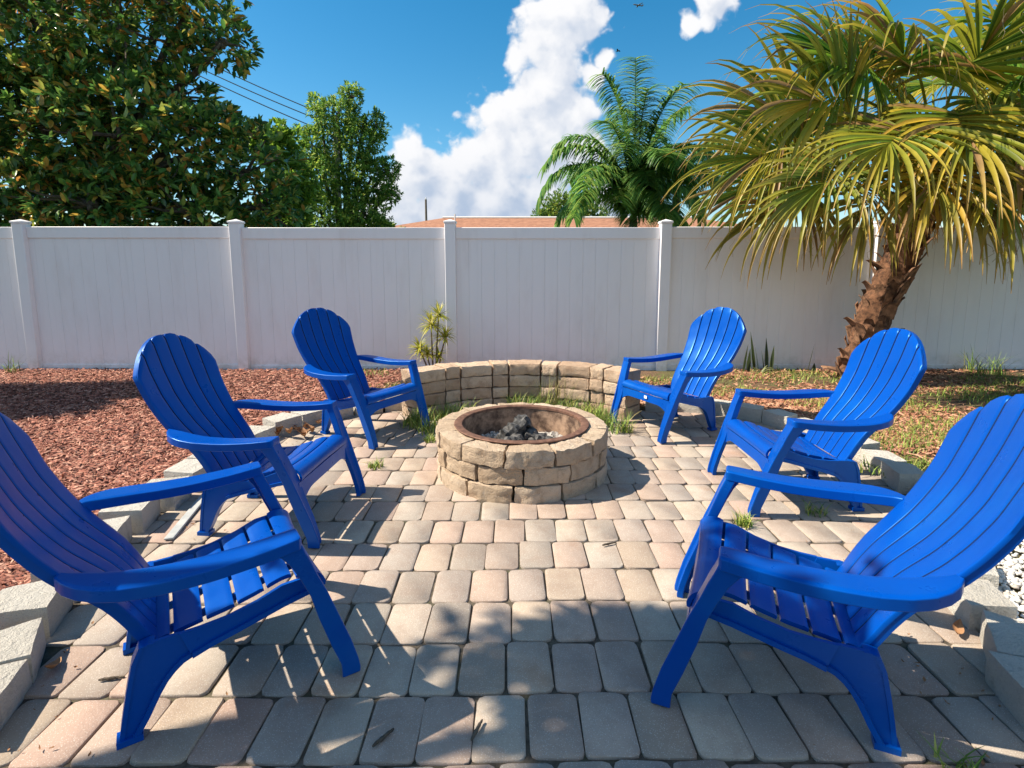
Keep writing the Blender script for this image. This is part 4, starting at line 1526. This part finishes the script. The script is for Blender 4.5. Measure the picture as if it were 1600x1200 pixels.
def sabal(name, label, base, heart, trunk_pts, fr, seed, boots=70, r0=.17, r1=.20):
    root = tag(empty(name, base), label, 'palm tree')
    B0 = Vector(base)
    rr = random.Random(seed)
    TP = [Vector(q) for q in trunk_pts]
    mb = MB()
    # trunk tube, densely ringed and roughened
    T = []
    for i in range(len(TP) - 1):
        for k in range(10): T.append(TP[i].lerp(TP[i + 1], k / 10))
    T.append(TP[-1])
    rad = [r0 + (r1 - r0) * i / len(T) for i in range(len(T))]
    mb.tube([q - B0 for q in T], rad, 18)
    mb.V = [tuple(Vector(v) + mnoise.noise_vector(Vector(v) * 9) * .035 + mnoise.noise_vector(Vector(v) * 24) * .018) for v in mb.V]
    link('trunk', mb.mesh('trunk', angle=70), MAT['palmbark'], root)
    # old leaf bases
    bm_ = [fixn(mk('leaf_base', *strip_solid(
        [Vector((.0, -w / 2, 0)), Vector((.05, -w / 2.2, .10)), Vector((.12, -w / 3.2, .20)), Vector((.17, -w / 4, .27 + e))],
        [Vector((.0, w / 2, 0)), Vector((.05, w / 2.2, .10)), Vector((.12, w / 3.2, .20)), Vector((.17, w / 4, .26))],
        [Vector((-.03, w / 2, .01)), Vector((.022, w / 2.2, .11)), Vector((.10, w / 3.2, .21)), Vector((.155, w / 4, .26))],
        [Vector((-.03, -w / 2, .01)), Vector((.022, -w / 2.2, .11)), Vector((.10, -w / 3.2, .21)), Vector((.155, -w / 4, .27 + e))]), angle=50)) for w, e in ((.22, .0), (.17, .05), (.26, -.04))]
    for m in bm_: m.materials.append(MAT['boot'])
    for k in range(boots):
        t = (k + .5) / boots
        t = .03 + .95 * t
        i = min(len(T) - 2, int(t * (len(T) - 1)))
        a = k * 2.399 + rr.uniform(-.3, .3)
        q = T[i] - B0
        rad_ = rad[i] * .92
        o = link('leaf_base', bm_[k % 3], None, root, (q.x + rad_ * math.cos(a), q.y + rad_ * math.sin(a), q.z - .06), (rr.uniform(-.25, .25), rr.uniform(-.55, .10) + (.0 if rr.random() < .88 else .7), a))
        s = rr.uniform(.40, .78)
        o.scale = (s, s, s * rr.uniform(.7, 1.1))
    th = MB()          # dead fibrous strips hanging from the crown
    for k in range(70):
        a = rr.uniform(0, 6.283); q = Vector(heart) - B0 + Vector((math.cos(a) * .22, math.sin(a) * .22, rr.uniform(-.55, .15)))
        c = tuple(BRN * rr.uniform(.5, 1.5))
        L_ = rr.uniform(.15, .5); w_ = rr.uniform(.006, .022)
        V = []
        for i in range(6):
            t = i / 5
            o_ = q + Vector((math.cos(a) * .10 * math.sin(t * 2.2) + rr.uniform(-.015, .015), math.sin(a) * .10 * math.sin(t * 2.2) + rr.uniform(-.015, .015), -L_ * t))
            V += [o_ + Vector((-math.sin(a), math.cos(a), 0)) * w_ * (1 - t * .8), o_ - Vector((-math.sin(a), math.cos(a), 0)) * w_ * (1 - t * .8)]
        th.add(V, [(2 * i, 2 * i + 1, 2 * i + 3, 2 * i + 2) for i in range(5)], [c] * 12)
    tag(link('thatch', th.mesh('thatch', angle=None), MAT['palm_leaf'], root), kind='stuff')
    for k, q_ in enumerate(fr):
        az, el, pl, bl, age, sg = q_[:6]
        m = fan_frond(heart, R(az), R(el), pl, bl, seed * 100 + k, age, sg, q_[6] if len(q_) > 6 else None)
        link('frond', m.mesh('frond', angle=None), MAT['palm_leaf'], root, tuple(Vector(heart) - B0))
    return root


hz = (4.50, 6.05, 2.38)
frs = []
# (azimuth, elevation, stalk length, blade length, age, sag): azimuth 180 = towards the left along the fence, 270 = towards the viewer
frs += [(184, 24, 1.75, 1.15, .04, .30, 70), (172, 44, 1.85, 1.2, 0, .34, -65), (196, 46, 1.75, 1.2, 0, .38, 60), (205, 12, 1.45, 1.1, .12, .30, 50),
        (220, 40, 1.45, 1.15, .04, .50, 35), (236, 22, 1.15, 1.05, .10, .50, 20), (246, 58, 1.45, 1.2, 0, .62, 10), (262, 40, 1.10, 1.1, .05, .75), (280, 62, 1.40, 1.2, 0, .70, -8), (296, 28, 1.10, 1.1, .08, .60, -15),
        (312, 48, 1.35, 1.2, 0, .55, -30), (330, 22, 1.30, 1.1, .08, .36, -50), (348, 42, 1.6, 1.2, 0, .38, 65), (10, 20, 1.4, 1.1, .1, .3, 60), (30, 45, 1.5, 1.15, 0, .4, 40), (70, 50, 1.4, 1.1, 0, .4), (110, 45, 1.4, 1.1, .05, .4),
        (140, 35, 1.5, 1.1, .05, .36, -50), (160, 16, 1.5, 1.1, .1, .28, -70), (150, 60, 1.6, 1.2, 0, .35, -50), (188, 62, 1.8, 1.25, 0, .36, 60), (214, 68, 1.65, 1.2, 0, .40, 40), (256, 74, 1.6, 1.2, 0, .45),
        (322, 66, 1.6, 1.2, 0, .42, -40), (0, 66, 1.7, 1.2, 0, .36, 60), (60, 70, 1.5, 1.1, 0, .3), (120, 72, 1.5, 1.1, 0, .3), (182, 0, 1.35, 1.0, .28, .22, 65), (212, -4, 1.05, .95, .35, .25, 40), (250, 2, .80, .9, .4, .4, 10), (290, 0, .80, .9, .4, .4, -10), (335, 0, 1.1, .95, .3, .25, -50),
        (230, 66, 1.5, 1.15, 0, .7, 20), (300, 72, 1.55, 1.15, 0, .62, -20), (352, 8, 1.4, 1.05, .15, .25, -65)]
sabal('sabal_palm', 'leaning fan palm with drooping yellow-green fronds and shaggy brown trunk', (3.93, 6.12, 0), hz,
      [(3.90, 6.12, -.05), (3.99, 6.12, .35), (4.08, 6.12, .75), (4.24, 6.1, 1.2), (4.36, 6.08, 1.6), (4.44, 6.06, 2.0), (4.50, 6.05, 2.40)], frs, 3, 130, .17, .17)
fr2 = [(a, e, 1.3, 1.0, ag, .36) for a, e, ag in ((180, 40, 0), (205, 25, .1), (160, 25, .1), (230, 45, 0), (260, 30, .1), (190, 5, .3), (215, 65, 0), (290, 40, 0), (150, 60, 0), (320, 20, .1), (0, 40, 0), (90, 50, 0), (240, 8, .3), (270, 65, 0), (200, -5, .4))]
sabal('sabal_palm', 'second fan palm with darker fronds, its trunk beyond the fence corner', (7.7, 7.6, 0), (7.4, 7.5, 3.9), [(7.7, 7.6, -.05), (7.6, 7.55, 1.5), (7.5, 7.5, 2.8), (7.4, 7.5, 3.9)], fr2, 6, 24)


# ------------------------------------------------------------------ feathery queen palms
def feather_frond(az, el, L, droop, seed, leaf=.74):
    rr = random.Random(seed)
    fw = Vector((math.cos(az), math.sin(az), 0)); up = Vector((0, 0, 1))
    mb = MB()
    n = 26
    p = Vector((0, 0, 0)); d = (fw * math.cos(el) + up * math.sin(el)).normalized()
    P_ = [p.copy()]; D_ = [d.copy()]
    for i in range(n):
        t = i / n
        d = (d + Vector((0, 0, -1)) * droop * (.02 + .13 * t)).normalized()
        p = p + d * (L / n)
        P_.append(p.copy()); D_.append(d.copy())
    mb.tube(P_, [.028 * (1 - .85 * i / n) for i in range(n + 1)], 5, (.12, .15, .04))
    for i in range(3, n + 1):
        for q in range(5):
            t = (i + q / 5) / (n + 1)
            b = P_[i - 1].lerp(P_[i], q / 5)
            d = D_[i]
            lat = d.cross(up)
            lat = lat.normalized() if lat.length > .05 else Vector((-fw.y, fw.x, 0))
            for s in (-1, 1):
                l = leaf * (1.0 - .5 * abs(t - .45)) * rr.uniform(.8, 1.1)
                dd = (lat * s * rr.uniform(.7, 1.0) + d * rr.uniform(.25, .6) + up * rr.uniform(-.1, .5)).normalized()
                V = []; C = []; m = 4
                c = Vector(rr.choice(((.09, .23, .07), (.13, .30, .07), (.21, .38, .08), (.32, .43, .10)))) * rr.uniform(.8, 1.2)
                pp = b.copy()
                for k in range(m + 1):
                    tt = k / m
                    w = .048 * (1 - tt) ** .6 + .003
                    sd_ = dd.cross(up)
                    sd_ = sd_.normalized() if sd_.length > .05 else d
                    V += [pp + sd_ * w * .5, pp - sd_ * w * .5]
                    C += [tuple(c)] * 2
                    dd = (dd + Vector((0, 0, -1)) * rr.uniform(.18, .42)).normalized()
                    pp = pp + dd * (l / m)
                mb.add(V, [(2 * k, 2 * k + 1, 2 * k + 3, 2 * k + 2) for k in range(m)], C)
    return mb


def queen(label, base, heart, fr, seed):
    root = tag(empty('queen_palm', base), label, 'palm tree', None)
    B0 = Vector(base); h = Vector(heart) - B0
    mb = MB(); mb.tube([(0, 0, -.05), h * .5 + Vector((.03, 0, 0)), h], [.16, .13, .10], 10)
    link('trunk', mb.mesh('trunk'), MAT['bark'], root)
    for k, (az, el, L, dr) in enumerate(fr):
        link('frond', feather_frond(R(az), R(el), L, dr, seed + k).mesh('frond', angle=None), MAT['palm_leaf'], root, tuple(h))


queen('tall feathery palm rising beyond the fence and the house roof', (3.05, 14, 0), (3.05, 14, 2.55),
      [(200, 84, 3.5, .95), (95, 80, 3.4, .9), (182, 62, 3.4, 1.55), (172, 45, 2.6, 1.4), (215, 66, 2.6, 1.5), (250, 72, 2.7, 1.3), (330, 72, 3.0, 1.4), (355, 55, 2.4, 1.6), (285, 50, 2.0, 1.4), (20, 68, 2.8, 1.5), (140, 70, 2.9, 1.4), (60, 60, 2.4, 1.4),
       (310, 35, 1.7, 1.2), (0, 30, 1.6, 1.2), (265, 25, 1.3, 1.0), (268, 60, 2.2, 1.2), (295, 70, 2.4, 1.2), (230, 75, 2.8, 1.0), (270, 80, 3.0, .8), (320, 55, 2.2, 1.4), (205, 50, 2.3, 1.4), (245, 52, 2.0, 1.2), (175, 75, 3.2, 1.3), (10, 80, 3.2, 1.0), (185, 70, 3.3, 1.35), (255, 82, 3.6, .75), (300, 78, 3.3, .9), (340, 64, 2.8, 1.4), (222, 58, 2.6, 1.35), (278, 66, 2.6, 1.1), (30, 74, 3.0, 1.2)], 70)
queen('lower feathery palm half hidden by the fan palm fronds', (4.55, 15.5, 0), (4.55, 15.5, 3.2),
      [(185, 80, 2.6, 1.2), (200, 62, 2.4, 1.5), (0, 75, 2.5, 1.3), (300, 65, 2.3, 1.4), (250, 60, 2.0, 1.4), (90, 70, 2.4, 1.3), (340, 50, 2.0, 1.4), (170, 45, 1.8, 1.3)], 120)

# ------------------------------------------------------------------ small garden plants


def strap_leaf(mb, base, az, el, L, w, bend, c0, c1, rr, m=7, fold=.2):
    d = Vector((math.cos(az) * math.cos(el), math.sin(az) * math.cos(el), math.sin(el)))
    p = Vector(base); V = []; C = []
    for i in range(m + 1):
        t = i / m
        ww = w * (.55 + .45 * min(1, t / .3)) * max(.04, 1 - t ** 2.2)
        sd_ = d.cross(Vector((0, 0, 1)))
        sd_ = sd_.normalized() if sd_.length > .05 else Vector((math.sin(az), -math.cos(az), 0))
        nn = sd_.cross(d)
        V += [p + sd_ * ww * .5 + nn * ww * fold, p, p - sd_ * ww * .5 + nn * ww * fold]
        C += [c1, c0, c1]
        d = (d + Vector((0, 0, -1)) * bend / m).normalized()
        p = p + d * (L / m)
    F = []
    for i in range(m):
        for s in (0, 1): F.append((3 * i + s, 3 * i + s + 1, 3 * i + s + 4, 3 * i + s + 3))
    mb.add(V, F, C)


drac = tag(empty('dracaena_plant', (-.92, 6.3, .02)), 'spiky yellow-green dracaena growing behind the curved wall', 'plant')
rr = random.Random(4)
for (tx, tz, nL, L) in ((-.02, .60, 34, .22), (.07, .72, 26, .20), (.14, .46, 24, .20), (-.16, .32, 28, .19), (-.08, .26, 20, .17), (.06, .24, 16, .15)):
    mb = MB()
    mb.tube([(tx * .3, 0, 0), (tx * .6, rr.uniform(-.02, .02), tz * .5), (tx, 0, tz)], [.012, .010, .008], 6, (.22, .17, .10))
    link('stem', mb.mesh('stem'), MAT['palm_leaf'], drac)
    mb = MB()
    for k in range(int(nL * 2.3)):
        g_ = rr.choice(((.42, .46, .05), (.58, .56, .08), (.68, .62, .20), (.30, .34, .04)))
        strap_leaf(mb, (tx, 0, tz + rr.uniform(-.03, .02)), rr.uniform(0, 6.28), R(rr.uniform(-10, 80)), L * rr.uniform(.7, 1.1), .021, rr.uniform(.3, 1.3), tuple(Vector(g_) * .8), g_, rr)
    link('leaf_rosette', mb.mesh('leaf_rosette', angle=None), MAT['palm_leaf'], drac)

for k, (x, y, hs_, lab) in enumerate([(2.86, 6.5, (.36, .30), 'snake plant leaves standing right behind the wall-side chair back'),
                                      (3.08, 6.52, (.52, .36, .28, .42, .33), 'tall dark snake plant with several upright leaves against the fence'),
                                      (3.66, 6.5, (.36, .12), 'single upright snake plant leaf near the palm trunk')]):
    root = tag(empty('snake_plant', (x, y, .02)), lab, 'plant', 'snake plants along the fence')
    for i, h in enumerate(hs_):
        mb = MB(); rr = random.Random(k * 10 + i)
        strap_leaf(mb, (0, 0, 0), rr.uniform(0, 6.28), R(rr.uniform(72, 88)), h, .055, rr.uniform(-.1, .25), (.025, .045, .016), (.07, .09, .03), rr, 9, .12)
        link('leaf', mb.mesh('leaf', angle=None), MAT['palm_leaf'], root, ((i - len(hs_) / 2) * .055, rr.uniform(-.03, .03), 0))
sp_ = tag(empty('spider_plant', (2.98, 6.40, .02)), 'pale arching leaf clump at the foot of the snake plants', 'plant')
mb = MB(); rr = random.Random(77)
for k in range(16):
    strap_leaf(mb, (0, 0, 0), rr.uniform(0, 6.28), R(rr.uniform(35, 75)), rr.uniform(.15, .24), .022, rr.uniform(1.2, 2.2), (.22, .27, .10), (.45, .46, .26), rr)
link('leaf_rosette', mb.mesh('leaf_rosette', angle=None), MAT['palm_leaf'], sp_)

# ------------------------------------------------------------------ house beyond the fence
house = tag(empty('neighbour_house', (4, 40, 0)), 'low house with an orange-brown shingle hip roof behind the fence', 'house')
ex0, ex1, ey0, ey1, ez, rz_ = -17.2, 17.5, -8.2, 8.4, 2.55, 4.68
rx0, rx1, ry = -9.0, 9.2, 0.2
V = [(ex0, ey0, ez), (ex1, ey0, ez), (ex1, ey1, ez), (ex0, ey1, ez), (rx0, ry, rz_), (rx1, ry, rz_)]
link('roof', fixn(mk('roof', V, [(0, 1, 5, 4), (1, 2, 5), (2, 3, 4, 5), (3, 0, 4), (3, 2, 1, 0)], False)), MAT['roof'], house)
V, F = box_vf(ex0 + .5, ex1 - .5, ey0 + .5, ey1 - .5, -.03, ez - .01)
link('wall', mk('wall', V, F), MAT['stucco'], house)
mb = MB(); mb.tube([(rx0, ry, rz_ + .02), (rx1, ry, rz_ + .02)], .10, 6)
link('ridge_cap', mb.mesh('ridge_cap'), MAT['trim'], house)
mb = MB(); mb.tube([(rx0 + 1.0, ry - 1.2, rz_ - .75), (rx0 + 1.0, ry - 1.2, rz_ + .16)], .05, 8)
link('vent_pipe', mb.mesh('vent_pipe'), MAT['trim'], house)
for x in (-8, -2, 4, 9):
    V, F = box_vf(x - .8, x + .8, ey0 + .44, ey0 + .49, .9, 2.1)
    w_ = link('window', mk('window', V, F), MAT['trim'], house)
    V, F = box_vf(x - .7, x + .7, ey0 + .42, ey0 + .438, 1.0, 2.0)
    link('pane', mk('pane', V, F), MAT['glass'], w_)

# ------------------------------------------------------------------ utility pole, wires, aircraft, bird
po = tag(empty('utility_pole', (-9.25, 60, 0)), 'thin wooden utility pole far beyond the house roof', 'utility pole')
mb = MB(); mb.tube([(0, 0, -.05), (0, 0, 8.3)], [.15, .11], 8)
link('pole', mb.mesh('pole'), MAT['pole_wood'], po)
mb = MB(); mb.tube([(0, 0, 8.28), (0, 0, 8.42), (0, 0, 8.5)], [.05, .07, .03], 8)
link('insulator', mb.mesh('insulator'), MAT['trim'], po)
po2 = tag(empty('utility_pole', (-6.3, 20.3, 0)), 'wooden utility pole hidden behind the slender green tree', 'utility pole')
mb = MB(); mb.tube([(0, 0, -.05), (0, 0, 6.6)], [.13, .10], 8)
link('pole', mb.mesh('pole'), MAT['pole_wood'], po2)


def wire(a, b, sag, label):
    a = Vector(a); b = Vector(b)
    pts = []
    for i in range(25):
        t = i / 24
        q = a.lerp(b, t); q.z -= sag * 4 * t * (1 - t)
        pts.append(q - a)
    mb = MB(); mb.tube(pts, .018, 5)
    o = link('power_line', mb.mesh('power_line'), MAT['cable'], None, tuple(a))
    tag(o, label, 'power line', 'power lines behind the magnolia')


for a, b, s, l in (((-17.5, 20, 11.3), (-6.3, 20, 5.86), .25, 'lowest black power line running down behind the magnolia'),
                   ((-17.5, 20.3, 11.6), (-6.3, 20.3, 6.23), .30, 'middle black power line running down behind the magnolia'),
                   ((-17.5, 20.6, 12.0), (-6.3, 20.6, 6.52), .30, 'upper black power line running down behind the magnolia')):
    wire(a, b, s, l)

pl = tag(empty('airplane', (370, 1718, 757), R(200)), 'tiny airliner flying high beside the tall cloud', 'airplane')
mb = MB(); mb.tube([(-17, 0, 0), (-14, 0, .3), (-6, 0, 0), (10, 0, 0), (15, 0, -.2), (17, 0, -.5)], [.5, 1.3, 1.9, 1.9, 1.3, .3], 10)
link('fuselage', mb.mesh('fuselage'), MAT['plane_white'], pl)
for s in (-1, 1):
    link('wing', fixn(mk('wing', [(3, s * 1.2, -.6), (-3, s * 1.2, -.6), (-7, s * 16, .9), (-4.6, s * 16, .9), (3, s * 1.2, 0), (-3, s * 1.2, 0), (-7, s * 16, 1.1), (-4.6, s * 16, 1.1)], [(0, 1, 2, 3), (4, 5, 6, 7), (0, 1, 5, 4), (1, 2, 6, 5), (2, 3, 7, 6), (3, 0, 4, 7)])), MAT['plane_white'], pl)
    link('tailplane', fixn(mk('tailplane', [(-13, s * .4, .5), (-16, s * .4, .5), (-17, s * 6, .8), (-15.6, s * 6, .8), (-13, s * .4, .8), (-16, s * .4, .8), (-17, s * 6, .95), (-15.6, s * 6, .95)], [(0, 1, 2, 3), (4, 5, 6, 7), (0, 1, 5, 4), (1, 2, 6, 5), (2, 3, 7, 6), (3, 0, 4, 7)])), MAT['plane_white'], pl)
    mb = MB(); mb.tube([(1.5, s * 5.5, -1.2), (-2.5, s * 5.5, -1.2)], [1.0, .8], 8)
    link('engine', mb.mesh('engine'), MAT['plane_white'], pl)
link('fin', fixn(mk('fin', [(-12, -.15, 1), (-16.5, -.15, 1), (-18, -.1, 6), (-16, -.1, 6), (-12, .15, 1), (-16.5, .15, 1), (-18, .1, 6), (-16, .1, 6)], [(0, 1, 2, 3), (4, 5, 6, 7), (0, 1, 5, 4), (1, 2, 6, 5), (2, 3, 7, 6), (3, 0, 4, 7)])), MAT['plane_white'], pl)

V = []; F = []
prof = [(-.30, .01), (-.22, .035), (-.05, .075), (.10, .07), (.20, .045), (.25, .04), (.30, .012)]
for (x, r_) in prof:
    for k in range(8): V.append((x, r_ * math.cos(k * math.pi / 4), r_ * .9 * math.sin(k * math.pi / 4)))
for i in range(len(prof) - 1):
    for k in range(8): F.append((i * 8 + k, i * 8 + (k + 1) % 8, (i + 1) * 8 + (k + 1) % 8, (i + 1) * 8 + k))
for s in (-1, 1):
    b_ = len(V)
    V += [(.12, s * .05, .02), (-.08, s * .05, .02), (-.12, s * .30, .10), (.08, s * .28, .11), (-.16, s * .55, .04), (-.06, s * .56, .05)]
    F += [(b_, b_ + 1, b_ + 2, b_ + 3), (b_ + 3, b_ + 2, b_ + 4, b_ + 5)]
tag(link('bird', mk('bird', V, F), MAT['bird'], None, (13.64, 74.5, 28.6), (0, .2, R(150))), 'small dark bird in flight beside the cloud', 'bird')

mb = MB(); rr = random.Random(303)
for k in range(170):
    y = rr.uniform(1.2, 4.4)
    e = abs(rr.gauss(0, .22))
    x = (lx(y) + .03 + e) if rr.random() < .6 else (rx(y) - .03 - e)
    if (Vector((x, y, 0)) - PIT).length < .62: continue
    L = rr.uniform(.006, .022)
    M = Matrix.Translation((x, y, .006)) @ Matrix.Rotation(rr.uniform(0, 6.28), 4, 'Z') @ Matrix.Rotation(rr.uniform(-.3, .3), 4, 'X')
    V, F = leaf_curl(L, L * rr.uniform(.2, .5), rr.uniform(.2, 1.2), k)
    mb.add([M @ Vector(v) for v in V], F)
tag(link('leaf_litter', mb.mesh('leaf_litter', angle=None), MAT['dryleaf']), 'tiny brown leaf crumbs scattered along the patio edges', 'litter', kind='stuff')
